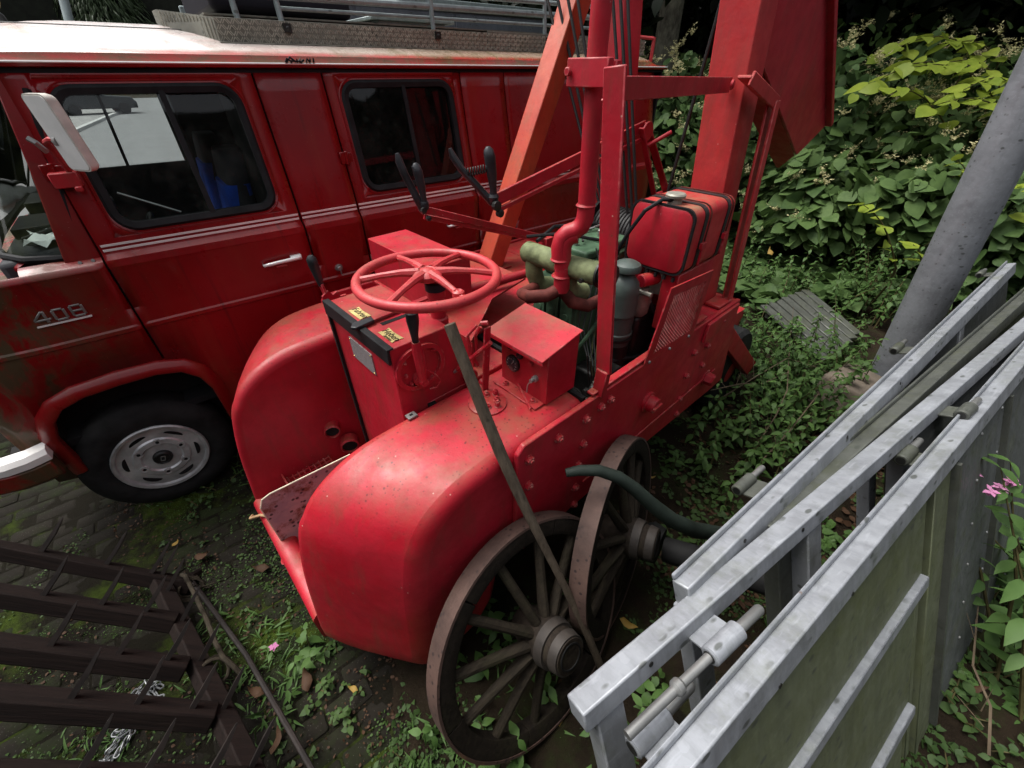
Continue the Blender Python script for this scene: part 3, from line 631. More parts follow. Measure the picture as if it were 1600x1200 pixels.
# pedal tubes, step and rusted plate in the footwell
for u_, v_, z_, r_ in ((.40,1.83,.655,.036),(.455,1.80,.53,.042)):
    o = obj('pipe_opening', G().lathe((u_,v_+.05,z_),(-.35,-1,0),[(0,r_*1.25),(.055,r_*1.2),(.06,r_),(.04,r_*.95)],20,False), 'red', cr)
    obj('pipe_bore', G().lathe((u_-.015,v_+.01,z_),(-.35,-1,0),[(0,r_*1.02),(.002,r_*1.02)],20), 'black', o)
g = G()
for k in range(9): g.beam((.10+.028*k,1.62,.475+.0*k),(.10+.028*k,1.86,.485),.006,.014)
for k in range(8): g.beam((.10,1.64+.03*k,.478),(.33,1.64+.03*k,.484),.006,.010)
obj('step_grating', g.beam((.085,1.60,.47),(.085,1.87,.50),.008,.05).beam((.085,1.61,.475),(.34,1.61,.48),.006,.04), 'red', cr)
pt = [(a, 1.545-.05*(b_-.33), b_) for a, b_ in ((-.05,.34),(-.055,.70),(-.035,.745),(.0,.755),(.36,.735),(.36,.34))]
rp = obj('rusted_plate', G().prism(pt,(0,.006,0)), 'rustplate', cr)
obj('cream_edge', G().tube([(p[0]-.002,p[1]+.003,p[2]) for p in pt[:5]],.0036,6), 'edgewhite', rp)
obj('red_peg', G().tube([(-.05,1.47,.36),(-.085,1.46,.40)],[.02,.016],8), 'red', cr)
# engine
en = obj('engine_block', G().b(1.42,1.90,1.075,1.36,.66,1.40).b(1.47,1.88,1.095,1.34,1.40,1.50), 'engine', cr, .012, 2)
for k in range(3): obj('cylinder_fin_cover', G().b(1.40,1.425,1.085+.09*k,1.16+.09*k,.95,1.38).lathe((1.40,1.122+.09*k,1.25),(-1,0,0),[(0,.02),(.004,.02)],12), 'engine', en, .006, 2)
for k in range(2): obj('valve_cover', G().b(1.50+.19*k,1.66+.19*k,1.11,1.33,1.50,1.545), 'engine', en, .012, 3)
obj('oil_filler', G().lathe((1.62,1.10,1.545),(0,0,1),[(0,.025),(.02,.025),(.024,.014),(.05,.012)],12).tube([(1.58,1.2,1.56),(1.62,1.24,1.60),(1.7,1.25,1.58)],.006,6), 'oil', en)
obj('intake_manifold', G().tube([(1.31,1.31,1.55),(1.31,1.30,1.55),(1.31,1.05,1.553),(1.32,.94,1.556),(1.33,.915,1.556)],[.038,.047,.046,.048,.05],18).tube([(1.31,1.26,1.53),(1.315,1.26,1.46),(1.34,1.255,1.40),(1.43,1.25,1.37)],.040,14).tube([(1.31,1.06,1.53),(1.32,1.06,1.46),(1.36,1.06,1.42),(1.43,1.06,1.40)],.042,14).lathe((1.31,1.315,1.55),(0,-1,0),[(0,.036),(.008,.042)],16), 'manifold', en)
obj('manifold_clamp', G().lathe((1.333,.91,1.556),(.1,-1,0),[(0,.056),(.008,.056),(.010,.045),(.06,.045),(.062,.04)],18).lathe((1.325,.955,1.53),(-1,0,0),[(.04,.012),(.06,.01)],8), 'oil', en)
ex = obj('exhaust_branch', G().tube([(1.27,1.06,1.46),(1.22,1.09,1.435),(1.16,1.14,1.43),(1.18,1.2,1.42),(1.3,1.24,1.40)],[.028,.028,.028,.026,.026],12).tube([(1.275,1.055,1.46),(1.31,1.02,1.40),(1.37,.98,1.375),(1.45,.95,1.40)],[.028,.029,.028,.026],12), 'rusttube', en)
ep = obj('exhaust_pipe', G().tube([(1.274,1.056,1.452),(1.274,1.056,1.56)],.034,18).tube([(1.272,1.058,1.55),(1.270,1.060,1.64)]+[(1.270+.0,1.060,1.64)]+[(1.270+.046*(1-math.cos(R(a)))*.75,1.060-.046*(1-math.cos(R(a)))*.75,1.64+.05*math.sin(R(a))) for a in (30,60,90)],.0335,18), 'red', cr)
pth = [(1.262,1.066,1.585),(1.258,1.070,1.640),(1.264,1.066,1.675),(1.280,1.050,1.697),(1.298,1.030,1.706),(1.312,1.014,1.722),(1.319,1.004,1.752),(1.319,1.003,1.80),(1.308,1.014,2.20),(1.300,1.022,3.1)]
g = G(); g.tube(pth,[.034,.034,.034,.034,.034,.034,.034,.0325,.0315,.031],18)
for (p, r_) in (((1.27,1.06,1.52),.041),((1.262,1.066,1.59),.040),((1.317,1.005,1.80),.038)): g.lathe(p,(0,0,1),[(-.006,r_-.005),(0,r_),(.006,r_-.005)],18)
obj('exhaust_bend', g, 'red', ep)
obj('exhaust_clamp', G().b(1.255,1.285,.93,1.09,2.16,2.235).b(1.325,1.35,.95,1.09,2.165,2.23).cyl((1.25,1.075,2.20),(1.36,1.075,2.20),.008,8).lathe((1.25,1.075,2.2),(-1,0,0),[(0,.014),(.012,.014)],6), 'red', ep, .004, 1)
af = obj('air_filter', G().lathe((1.62,.965,1.10),(0,0,1),[(0,.072),(.05,.074),(.055,.079),(.065,.079),(.07,.074),(.16,.074),(.165,.079),(.172,.079),(.178,.076),(.27,.076),(.32,.068),(.348,.046),(.365,.030),(.385,.030)],28), 'filter', en)
obj('filter_cap', G().lathe((1.62,.965,1.475),(0,0,1),[(0,.05),(.004,.064),(.018,.065),(.032,.058),(.044,.035),(.048,.008)],28), 'filter', af)
obj('filter_strap', G().lathe((1.62,.965,1.13),(0,0,1),[(0,.081),(.012,.081)],28).lathe((1.62,.95,.80),(0,0,1),[(0,.055),(.3,.06)],14), 'oil', af)
obj('fuel_filter', G().lathe((1.74,.93,1.22),(0,0,1),[(0,.03),(.02,.045),(.07,.047),(.10,.047),(.11,.052),(.125,.052),(.13,.03),(.15,.03)],20).cyl((1.70,.93,1.36),(1.70,.86,1.36),.012,8).cyl((1.66,.93,1.33),(1.82,.93,1.33),.016,10), 'castalu', en)
obj('alternator', G().lathe((1.95,.90,1.40),(-1,0,0),[(0,.075),(.1,.08),(.15,.075),(.16,.05)],22).b(1.80,1.93,.88,1.02,1.38,1.47), 'castalu', en)
obj('fuel_hose', G().tube([(1.76,.90,1.30),(1.80,.86,1.22),(1.84,.84,1.12),(1.82,.84,1.03),(1.74,.86,1.0),(1.62,.90,1.02),(1.50,.95,1.02)],.012,8).tube([(1.70,.86,.95),(1.66,.84,.86),(1.60,.82,.74)],.011,8).tube([(1.66,.95,1.0),(1.74,.86,.95),(1.8,.84,.86),(1.75,.82,.75)],.009,8), 'rubber', en)
obj('crankcase', G().b(1.44,1.92,.86,1.075,.62,.98).b(1.70,1.92,.90,1.075,.98,1.22), 'oil', en, .02, 2)
obj('injector_pump', G().b(1.40,1.52,.84,.93,.85,1.05).lathe((1.38,.88,.98),(-1,0,0),[(0,.02),(.03,.02),(.035,.012),(.07,.01)],10).lathe((1.38,.92,.93),(-1,0,0),[(0,.018),(.03,.018)],10).lathe((1.38,.85,.90),(-1,0,0),[(0,.016),(.04,.014)],10).lathe((1.52,.82,.83),(0,-1,0),[(0,.06),(.02,.06),(.02,.05),(.03,.05)],18), 'oil', en, .006, 1)
for k in range(2): obj('fuel_line', G().tube([(1.42,.90+.02*k,.96),(1.37,.90+.025*k,1.12),(1.41,.92+.03*k,1.28)],.006,6), 'manifold', en)
for k in range(5): obj('engine_stud', G().lathe((1.38,.86+.025*(k % 3),.78+.055*k),(-1,0,0),[(0,.011),(.012,.011),(.016,.006),(.03,.005)],8), 'castalu', en)
for k in range(6): obj('manifold_bolt', G().hexbolt((1.415,1.06+.055*k,1.37),(-1,0,0),.009,.008), 'oil', en)
obj('wiring_loom', G().tube([(1.30,1.30,1.62),(1.42,1.20,1.63),(1.55,1.08,1.60),(1.62,1.03,1.52),(1.70,1.02,1.40),(1.72,1.0,1.2)],.007,6).tube([(1.40,1.33,1.57),(1.55,1.36,1.60),(1.8,1.3,1.58),(1.92,1.1,1.5)],.009,6), 'rubber', en)
obj('injector', G().lathe((1.55,1.22,1.545),(0,0,1),[(0,.014),(.03,.014),(.034,.008),(.055,.008)],8).lathe((1.74,1.22,1.545),(0,0,1),[(0,.014),(.03,.014),(.034,.008),(.055,.008)],8).tube([(1.55,1.22,1.60),(1.60,1.16,1.63),(1.70,1.17,1.63),(1.74,1.22,1.60)],.004,6), 'steel', en)
obj('oil_pipe', G().tube([(1.40,1.08,1.05),(1.34,1.02,1.10),(1.36,.96,1.22),(1.44,.93,1.34),(1.52,.95,1.40)],.010,8), 'engine', en)
obj('hose_clamp', G().lathe((1.76,.90,1.30),(.4,-.4,-.8),[(-.008,.017),(.008,.017)],12).lathe((1.50,.95,1.02),(1,-.3,0),[(-.008,.017),(.008,.017)],12), 'steel', en)
obj('pump_pulley', G().lathe((1.395,1.0,.84),(-1,0,0),[(0,.05),(.008,.05),(.012,.04),(.018,.05),(.026,.05),(.028,.02)],20), 'oil', en)
for k in range(4): obj('fuel_line', G().tube([(1.36,.84+.022*k,.98),(1.33,.86+.02*k,1.10+.02*k),(1.40,.95+.03*k,1.24),(1.50,1.0+.03*k,1.45),(1.55+.05*k,1.10,1.56)],.0035,5), 'oil', en)
# guard of expanded metal
mg = G(); gp = [(1.411,1.19),(1.853,1.172),(1.866,1.495),(1.492,1.52)]
ctr = (sum(p[0] for p in gp)/4, sum(p[1] for p in gp)/4)
inn = [(1.475,1.222),(1.815,1.205),(1.822,1.455),(1.527,1.478)]
a_ = [(p[0],.676,p[1]) for p in gp]; b2 = [(p[0],.676,p[1]) for p in inn]
mg.add(a_+b2+[(p[0],.682,p[2]) for p in a_]+[(p[0],.682,p[2]) for p in b2], [(i,(i+1)%4,4+(i+1)%4,4+i) for i in range(4)]+[(8+i,12+i,12+(i+1)%4,8+(i+1)%4) for i in range(4)]+[(i,8+i,8+(i+1)%4,(i+1)%4) for i in range(4)]+[(4+i,4+(i+1)%4,12+(i+1)%4,12+i) for i in range(4)])
go = obj('mesh_guard', mg, 'red', cr)
g = G(); nx, nz = 17, 18
def gq(s_, t_):
    b_ = [inn[0][k]+(inn[1][k]-inn[0][k])*s_ for k in (0, 1)]; t2 = [inn[3][k]+(inn[2][k]-inn[3][k])*s_ for k in (0, 1)]
    return (b_[0]+(t2[0]-b_[0])*t_, .679, b_[1]+(t2[1]-b_[1])*t_)
for i in range(nx):
    for j in range(nz):
        for dx_ in (0, 1):
            x0, x1 = (i+(.5 if dx_ else 0))/nx, (i+(.0 if dx_ else .5))/nx
            if dx_: x0, x1 = (i+.5)/nx, (i+1)/nx
            z0, z1 = (j/nz, (j+.5)/nz) if (dx_ == 0) else ((j+.5)/nz, j/nz)
            g.beam(gq(x0, z0), gq(x1, z1), .004, .005, (0,1,0)); 
            z0, z1 = ((j+1)/nz, (j+.5)/nz) if (dx_ == 0) else ((j+.5)/nz, (j+1)/nz)
            g.beam(gq(x0, z0), gq(x1, z1), .004, .005, (0,1,0))
kind(obj('expanded_metal', g, 'red', go, smooth=False), 'stuff')
# flat bar, cross bar, posts
obj('flat_bar', G().beam((1.108,.682,1.30),(1.056,.760,2.212),.066,.012,(1,0,0)).beam((1.112,.690,1.19),(1.108,.682,1.31),.05,.03,(1,0,0)), 'red', cr, .003, 1)
cb = obj('cross_bar', G().beam((1.062,.765,2.165),(2.17,.955,2.155),.010,.055), 'red', cr, .002, 1)
for v_ in (.935, .985): obj('rivet', G().lathe((2.10+(v_-.935)*.9,v_-.017,2.157),(.17,-1,0),[(0,.019),(.008,.017),(.012,.008)],14), 'red', cb)
def leaning_post(p0, p1, wu, wv):
    p0, p1 = V3(p0), V3(p1); return G().loft([[p+V3((a*wu/2, b_*wv/2, 0)) for a, b_ in ((-1,-1),(1,-1),(1,1),(-1,1))] for p in (p0, p1)])
def post_uv(u0, u1, z0, z1, e0, e1):
    return G().add([(u0,e0[0],z0),(u1,e0[0],z0),(u1,e0[1],z0),(u0,e0[1],z0),(u0,e1[0],z1),(u1,e1[0],z1),(u1,e1[1],z1),(u0,e1[1],z1)], [(0,3,2,1),(4,5,6,7),(0,1,5,4),(1,2,6,5),(2,3,7,6),(3,0,4,7)])
obj('post', post_uv(2.18,2.35,1.165,3.2,(.795,.970),(1.0,1.165)), 'redcol', cr, .006, 2)
obj('post_bracket', G().beam((2.05,.853,2.185),(2.335,.829,2.095),.058,.012).beam((2.335,.829,2.10),(2.345,.745,1.175),.058,.012,(0,1,0)).beam((2.335,.800,2.10),(2.345,.716,1.175),.012,.050,(1,0,0)).beam((2.05,.824,2.180),(2.335,.800,2.09),.012,.05).beam((2.20,.75,1.178),(2.345,.745,1.178),.085,.016), 'redcol', cr, .003, 1)
obj('mast', post_uv(2.30,2.46,1.165,3.3,(1.495,1.665),(1.735,1.905)), 'red', cr, .006, 2)
obj('diagonal_brace', G().beam((1.66,2.02,1.15),(2.72,2.02,3.2),.12,.125,(0,1,0)), 'red2', cr, .006, 2)
obj('weld_bead', G().tube([(2.176,.80+.004*(i % 2),1.175+.002*(i % 2)) if 0 else (2.177,.80+.165*i/14,1.178+.002*(i % 2)) for i in range(15)],.005,5).tube([(1.058+.001*(i % 2),.735+.055*i/8,2.14+.002*(i % 2)) for i in range(9)],.004,5), 'redcol', cr)
obj('foot_plate', G().b(1.60,1.80,1.93,2.11,1.166,1.178), 'red', cr, .002, 1)
obj('foot_plate', G().b(2.26,2.50,1.46,1.70,1.166,1.180), 'red', cr, .002, 1)
# jib plates hanging down behind the post
pn = [(2.37,2.62),(2.86,2.62),(3.76,1.918),(3.36,1.775),(2.37,2.236)]
obj('jib_plate', G().prism([(a,.93,b_) for a, b_ in pn],(0,.014,0)).beam((2.78,.915,2.60),(3.75,.915,1.92),.04,.03), 'red', cr, .003, 1)
obj('jib_plate', G().prism([(a,1.095,b_) for a, b_ in [(2.42,2.62),(2.86,2.62),(3.76,1.913),(3.62,1.655),(2.42,2.212)]],(0,.010,0)), 'red', cr)
obj('jib_bottom_plate', G().add([(2.42,.945,2.212),(3.37,.945,1.771),(3.63,1.094,1.65),(2.42,1.094,2.212)], [(0,1,2,3)]), 'red', cr)
obj('jib_top_plate', G().grid([[(a,.945,b_),(a,1.094,b_)] for a, b_ in ((2.42,2.615),(2.86,2.615),(3.76,1.913))]), 'red', cr)

# winch, wire ropes
wd = obj('winch_drum', G().lathe((2.30,1.20,1.40),(0,1,0),[(0,.17),(.015,.17),(.017,.10),(.40,.10),(.402,.17),(.42,.17)],28), 'black', cr)
g = G()
for k in range(17): g.tube([(2.30+.128*math.cos(R(15*i)),1.222+.0225*k+.0225*i/24,1.40+.128*math.sin(R(15*i))) for i in range(25)],.0118,6,cap=False)
obj('rope_winding', g, 'cable', wd)
for (a, za), (b_, zb) in (((2.127,2.52),(1.57,1.46)),((2.046,2.51),(1.55,1.46)),((1.973,2.505),(1.53,1.46)),((1.906,2.5),(1.51,1.46)),((1.68,2.482),(1.384,1.46)),((1.634,2.479),(1.35,1.46)),((1.59,2.47),(1.32,1.46)),((1.117,2.44),(1.205,1.30))):
    k = 1.5; obj('wire_rope', G().tube([(2.25,b_,zb),(2.25,(a+b_)/2,(za+zb)/2-.004),(2.25,a+(a-b_)*.8,za+(za-zb)*.8)],.0085,7), 'cable', cr)
# long hand levers with black grips
def grip(p, lean, big, parent):
    u, v, z = p; s_ = 1.0*big
    g1 = obj('black_grip', G().tube([(u,v,z),(u,v,z+.02*s_),(u-.003,v+.003,z+.075*s_),(u-.008,v+.008,z+.145*s_),(u-.012,v+.012,z+.172*s_),(u-.013,v+.013,z+.185*s_)],[.017*s_,.015*s_,.022*s_,.025*s_,.021*s_,.009*s_],12).lathe((u,v,z-.012),(0,0,1),[(-.02,.02*s_),(0,.026*s_),(.012,.020*s_)],12), 'grip', parent)
    q = [(u-.005+lean*a,v+.01-lean*a*.9,z+b_) for a, b_ in ((.1,-.045),(.0,-.035),(-.35,.03),(-.75,.10),(-.95,.15),(-1.0,.178))]
    obj('squeeze_lever', G().tube([V3(p_) for p_ in q],[.014,.018,.016,.016,.016,.008],10), 'grip', parent)
    a, b_ = V3((u-.005,v+.005,z+.105)), V3((u-.005-lean*.62,v+.01+lean*.55,z+.085))
    if big >= 1: obj('spring', G().tube([a+(b_-a)*(i/96)+V3((0,0,.016)).lerp(V3((0,0,.016)),0)*math.cos(i*math.pi/5)+V3((.72,.69,0))*.015*math.sin(i*math.pi/5) for i in range(97)],.0032,5), 'oil', parent)
a1 = obj('hand_lever', G().beam((.975,1.60,1.735),(1.75,1.60,1.445),.012,.030).beam((.985,1.615,1.70),(1.75,1.60,1.43),.012,.022).b(1.73,1.79,1.57,1.63,1.165,1.45), 'red', cr, .002, 1)
grip((.985,1.60,1.765), .055, .78, a1); obj('lever_bolt', G().lathe((.985,1.585,1.70),(0,-1,0),[(0,.012),(.012,.012),(.016,.006)],8).lathe((.965,1.585,1.735),(0,-1,0),[(0,.013),(.012,.013)],8), 'oil', a1)
a2 = obj('hand_lever', G().beam((1.285,1.50,1.735),(2.44,1.50,1.955),.014,.055).beam((1.30,1.48,1.70),(2.44,1.48,1.90),.014,.02), 'red', cr, .002, 1)
grip((1.285,1.50,1.765), .125, 1.0, a2); obj('lever_bolt', G().lathe((1.28,1.485,1.72),(0,-1,0),[(0,.022),(.02,.022),(.024,.01)],10).lathe((1.30,1.485,1.685),(0,-1,0),[(0,.018),(.02,.018),(.024,.01)],10), 'oil', a2)
obj('lever_link', G().beam((2.42,1.485,1.97),(2.83,1.46,1.50),.012,.05,(0,1,0)).beam((2.36,1.47,1.95),(2.72,1.45,1.40),.012,.035,(0,1,0)).lathe((2.42,1.47,1.93),(0,-1,0),[(0,.05),(.012,.05)],12).cyl((2.42,1.45,1.86),(2.50,1.36,1.93),.012,8).b(2.70,2.78,1.44,1.50,1.165,1.56), 'red', cr, .002, 1)
# fuel tank
tk = obj('fuel_tank', G().loft([[(u_,p[0],p[1]) for p in rrect(.765+k,1.065-k,1.465+k,1.748-k,.045,5)] for u_, k in ((1.755,.012),(1.762,0),(2.125,0),(2.135,.015))]), 'redcol', cr, sharp=40)
obj('tank_end', G().loft([[(u_,p[0],p[1]) for p in rrect(.769+k,1.061-k,1.469+k,1.744-k,.045,5)] for u_, k in ((1.76,.002),(1.744,.003),(1.742,.006))]), 'red', tk)
def ringband(u0, u1, k, x=.0):
    a = rrect(.765-k,1.065+k,1.465-k,1.748+k,.045+k,5); b_ = rrect(.765-x,1.065+x,1.465-x,1.748+x,.045,5); n_ = len(a)
    vs_ = [(u0,*p) for p in b_]+[(u0,*p) for p in a]+[(u1,*p) for p in a]+[(u1,*p) for p in b_]
    return G().add(vs_, [(j*n_+i,j*n_+(i+1)%n_,(j+1)*n_+(i+1)%n_,(j+1)*n_+i) for j in range(3) for i in range(n_)])
obj('tank_seam', ringband(1.742,1.755,.0035,-.004), 'rubber', tk)
for u_ in (1.835, 2.05):
    st = obj('tank_strap', ringband(u_,u_+.030,.004,.001), 'strap', tk)
    obj('buckle', G().b(u_+.0,u_+.035,.742,.757,1.575,1.60).cyl((u_+.018,.75,1.50),(u_+.018,.75,1.60),.006,8), 'red', st)
for u_ in (1.885, 2.098): obj('strap_wire', ringband(u_,u_+.008,.005,.001), 'rusttube', tk)
obj('tank_cap', G().lathe((1.80,.90,1.748),(0,0,1),[(0,.032),(.022,.030),(.024,.042),(.034,.043),(.040,.038),(.042,.010)],24), 'castalu', tk)
obj('breather_hose', G().tube([(1.79,.88,1.765),(1.75,.93,1.765),(1.70,.975,1.72),(1.69,1.03,1.62),(1.70,1.07,1.54),(1.71,1.09,1.49)],.009,8), 'rubber', tk)
obj('tank_tap', G().lathe((1.71,1.09,1.50),(.1,.2,-1),[(0,.008),(.01,.013),(.03,.013),(.035,.008),(.05,.008)],10), 'steel', tk)
obj('tank_cradle', G().b(1.77,2.12,.78,.86,1.165,1.462).b(1.77,2.12,.98,1.05,1.165,1.462).cyl((1.70,.93,1.41),(2.0,.85,1.41),.032,12), 'red', cr, .004, 1)
for k in range(6): obj('cradle_bolt', G().tube([(1.755,.80+.045*k,1.452),(1.752,.80+.045*k,1.432)],.009,6), 'rubber', tk)

# ================================================================== THE RED VAN  (s along, w away from the crane, z)
va = thing('red_van', 'old dark red fire service van with tread plate roof rack, parked behind the crane', 'van', (1.2, 3.6, 0), FV)
WP = [(.42,2.605),(.60,2.568),(.85,2.556),(1.182,2.556),(1.186,2.550),(1.196,2.551),(1.204,2.560),(1.285,2.561),(1.288,2.566),(1.292,2.561),(1.478,2.560),(1.490,2.555),(1.515,2.560),(1.535,2.583),(1.55,2.588),(1.60,2.592),(1.66,2.602),(1.8,2.632),(2.0,2.672),(2.12,2.694),(2.205,2.708)]
def Wz(z):
    for (a, x), (b_, y) in zip(WP, WP[1:]):
        if a <= z <= b_: return x+(y-x)*(z-a)/(b_-a)
    return WP[-1][1] if z > 1 else WP[0][1]
def Ws(s, z):
    x = Wz(z)
    if s < -.55: x += .13*max(0, (-.60-s)/.6)**2.2
    if s > 3.55: x += .10*((s-3.55)/.22)**2
    return x
ARCH = [(-.955,.46),(-.945,.75),(-.90,.86),(-.83,.935),(-.72,.978),(-.55,.992),(-.38,.986),(-.27,.955),(-.20,.885),(-.165,.78),(-.155,.45)]
def archz(s):
    if s <= ARCH[0][0] or s >= ARCH[-1][0]: return .42
    for (a, x), (b_, y) in zip(ARCH, ARCH[1:]):
        if a <= s <= b_: return x+(y-x)*(s-a)/(b_-a)
def lin(a, b_, n): return [a+(b_-a)*i/n for i in range(n+1)]
def skin(s0, s1, win=None, z0=.42, z1=2.205, arch=False):
    g = G(); zs = sorted(set([z for z, _ in WP if z0 <= z <= z1]+[z0, z1]+([win[2]-.03, win[3]+.03] if win else [])))
    ss = sorted(set(lin(s0, s1, max(2, int((s1-s0)/.045)))+([win[0]-.03, win[1]+.03] if win else [])+([a for a, _ in ARCH if s0 <= a <= s1] if arch else [])))
    for i in range(len(ss)-1):
        for j in range(len(zs)-1):
            a, b_, c, d = ss[i], ss[i+1], zs[j], zs[j+1]
            if win and win[0]-.031 < (a+b_)/2 < win[1]+.031 and win[2]-.031 < (c+d)/2 < win[3]+.031: continue
            if arch:
                za, zb = archz(a), archz(b_)
                if d <= za and d <= zb: continue
                c1, c2, d1, d2 = max(c, za), max(c, zb), max(d, za), max(d, zb)
            else: c1 = c2 = c; d1 = d2 = d
            g.add([(a,Ws(a,c1),c1),(b_,Ws(b_,c2),c2),(b_,Ws(b_,d2),d2),(a,Ws(a,d1),d1)], [(0,1,2,3)])
    if win:
        x0, x1, y0, y1 = win; rr = rrect(x0, x1, y0, y1, .075, 6); cx, cy = (x0+x1)/2, (y0+y1)/2
        A, B_ = (x1-x0)/2+.03, (y1-y0)/2+.03; outp = []
        for px, py in rr:
            dx, dy = px-cx, py-cy; m_ = min(A/abs(dx) if dx else 9, B_/abs(dy) if dy else 9); outp.append([cx+dx*m_, cy+dy*m_])
        for sx_ in (-1, 1):
            for sy_ in (-1, 1):
                q = min(outp, key=lambda p: math.hypot(p[0]-cx-sx_*A, p[1]-cy-sy_*B_)); q[0], q[1] = cx+sx_*A, cy+sy_*B_
        n_ = len(rr); g.add([(p[0],Ws(p[0],p[1]),p[1]) for p in outp]+[(p[0],Ws(p[0],p[1]),p[1]) for p in rr], [(i,(i+1)%n_,n_+(i+1)%n_,n_+i) for i in range(n_)])
    return g
def weld(o):
    bm = bmesh.new(); bm.from_mesh(o.data); bmesh.ops.remove_doubles(bm, verts=bm.verts, dist=.0004); bmesh.ops.dissolve_degenerate(bm, edges=bm.edges, dist=.0003)
    bmesh.ops.recalc_face_normals(bm, faces=bm.faces); bm.to_mesh(o.data); bm.free()
    o.data.polygons.foreach_set('use_smooth', [True]*len(o.data.polygons)); o.data.set_sharp_from_angle(angle=R(30)); return o
def panel(name, s0, s1, win=None, arch=False, z0=.42, z1=2.205):
    o = weld(obj(name, skin(s0, s1, win, z0, z1, arch), 'van', va)); m_ = o.modifiers.new('thick', 'SOLIDIFY'); m_.thickness = .018; m_.offset = 0
    return o
def winring(win, x0, x1, r0, out0, out1):     # rubber gasket round a window
    a = rrect(win[0]-x0, win[1]+x0, win[2]-x0, win[3]+x0, r0+x0, 6); b_ = rrect(win[0]+x1, win[1]-x1, win[2]+x1, win[3]-x1, max(.02, r0-x1), 6); m_ = rrect(win[0]-x0+.012, win[1]+x0-.012, win[2]-x0+.012, win[3]+x0-.012, r0+x0-.012, 6); n_ = len(a)
    vs_ = [(p[0],Ws(*p)-.010,p[1]) for p in a]+[(p[0],Ws(*p)-out0,p[1]) for p in m_]+[(p[0],Ws(*p)-out1,p[1]) for p in b_]+[(p[0],Ws(*p)+.02,p[1]) for p in b_]
    return G().add(vs_, [(j*n_+i,j*n_+(i+1)%n_,(j+1)*n_+(i+1)%n_,(j+1)*n_+i) for j in range(3) for i in range(n_)])
def pane(s0, s1, z0, z1, off): 
    return G().add([(s0,Ws(s0,z0)+off,z0),(s1,Ws(s1,z0)+off,z0),(s1,Ws(s1,z1)+off,z1),(s0,Ws(s0,z1)+off,z1)], [(0,1,2,3)])
W1, W2 = (-.225,.435,1.632,2.145), (.945,1.615,1.640,2.150)
fd = panel('front_door', -.335, .527, W1, True)
sp1 = panel('side_panel', .537, .853)
rd = panel('rear_door', .863, 1.690, W2)
panel('side_panel', 1.700, 2.03); panel('side_panel', 2.04, 3.76)
panel('front_wing', -1.05, -.345, None, True, .42, 1.515)
g = G()
for s0, s1 in ((.50,.565),(.825,.89),(1.665,1.73),(2.005,2.07),(-.36,-.32)): g.grid([[(s_, Ws(max(-.3, s_), z)+.028, z) for s_ in (s0, s1)] for z in (.45 if s0 > 0 else 1.0, 1.0 if s0 > 0 else 1.2, 1.5, 1.56, 1.8, 2.0, 2.19)])
obj('body_liner', g, 'black', va)
for win, par, split in ((W1, fd, .145), (W2, rd, 1.30)):
    obj('window_gasket', winring(win, .016, .020, .075, .020, .014), 'rubber', par)
    obj('window_bead', G().tube([(p[0],Ws(*p)-.009,p[1]) for p in rrect(win[0]-.026,win[1]+.026,win[2]-.026,win[3]+.026,.10,6)],.0035,5,closed=True), 'van', par)
    gm = 'glass' if par is fd else 'glassdark'
    obj('window_pane', pane(win[0]+.005,split+.02,win[2]+.005,win[3]-.005,-.004), gm, par)
    obj('window_pane', pane(split-.02,win[1]-.005,win[2]+.005,win[3]-.005,.010), gm, par)
    obj('window_divider', G().add([(split+a,Ws(split,z)+o_,z) for z in (win[2],win[3]) for a, o_ in ((-.011,.004),(-.011,-.016),(.011,-.016),(.011,.004))], [(0,1,5,4),(1,2,6,5),(2,3,7,6)]), 'rubber', par)
def strip(s0, s1, zc, h, out, prof=3):
    g = G(); n_ = max(2, int((s1-s0)/.15)); rows = []
    sec = [(-h/2,-.004),(-h/2,out),(-h/2+.3*h,out),(-h/2+.36*h,out*.45),(-h/2+.64*h,out*.45),(-h/2+.7*h,out),(h/2,out),(h/2,-.004)]
    for i in range(n_+1):
        s_ = s0+(s1-s0)*i/n_; rows.append([(s_,Ws(s_,zc)-o_,zc+dz) for dz, o_ in sec])
    return g.loft(rows)
for s0, s1 in ((-.325,.522),(.540,.850),(.866,1.687),(1.703,2.6)): obj('chrome_trim', strip(s0, s1, 1.566, .030, .012), 'chrome', va)
g = G(); rows = []
for s_, z_ in [(a,b_) for a, b_ in ARCH]:
    cx, cz = -.55, .55; d = V3((s_-cx, 0, z_-cz)).normalized()
    rows.append([(s_+d.x*r_, Ws(s_,z_)-o_, z_+d.z*r_) for r_, o_ in ((.018,-.012),(.014,.012),(.0,.035),(-.035,.048),(-.055,.044),(-.058,.0),(-.04,-.02))])
obj('wheel_arch_lip', g.loft(rows), 'vanlip', va, .006, 2, 40)
obj('wheel_arch_liner', G().b(-.97,-.14,2.78,2.80,.40,1.02).b(-.99,-.975,2.70,2.8,.50,.98).b(-.155,-.14,2.60,2.8,.40,.80).b(-.80,-.28,2.62,2.8,1.0,1.02).b(-.99,-.14,2.70,2.8,1.0,1.02), 'black', va)
obj('chassis', G().b(-1.2,3.7,2.85,2.95,.42,.55).b(-1.2,3.7,4.25,4.35,.42,.55).b(-.7,-.5,2.8,4.4,.32,.42).b(-.98,-.9,2.66,2.74,.50,.80).b(.4,2.0,2.85,4.3,.40,.6), 'black', va)
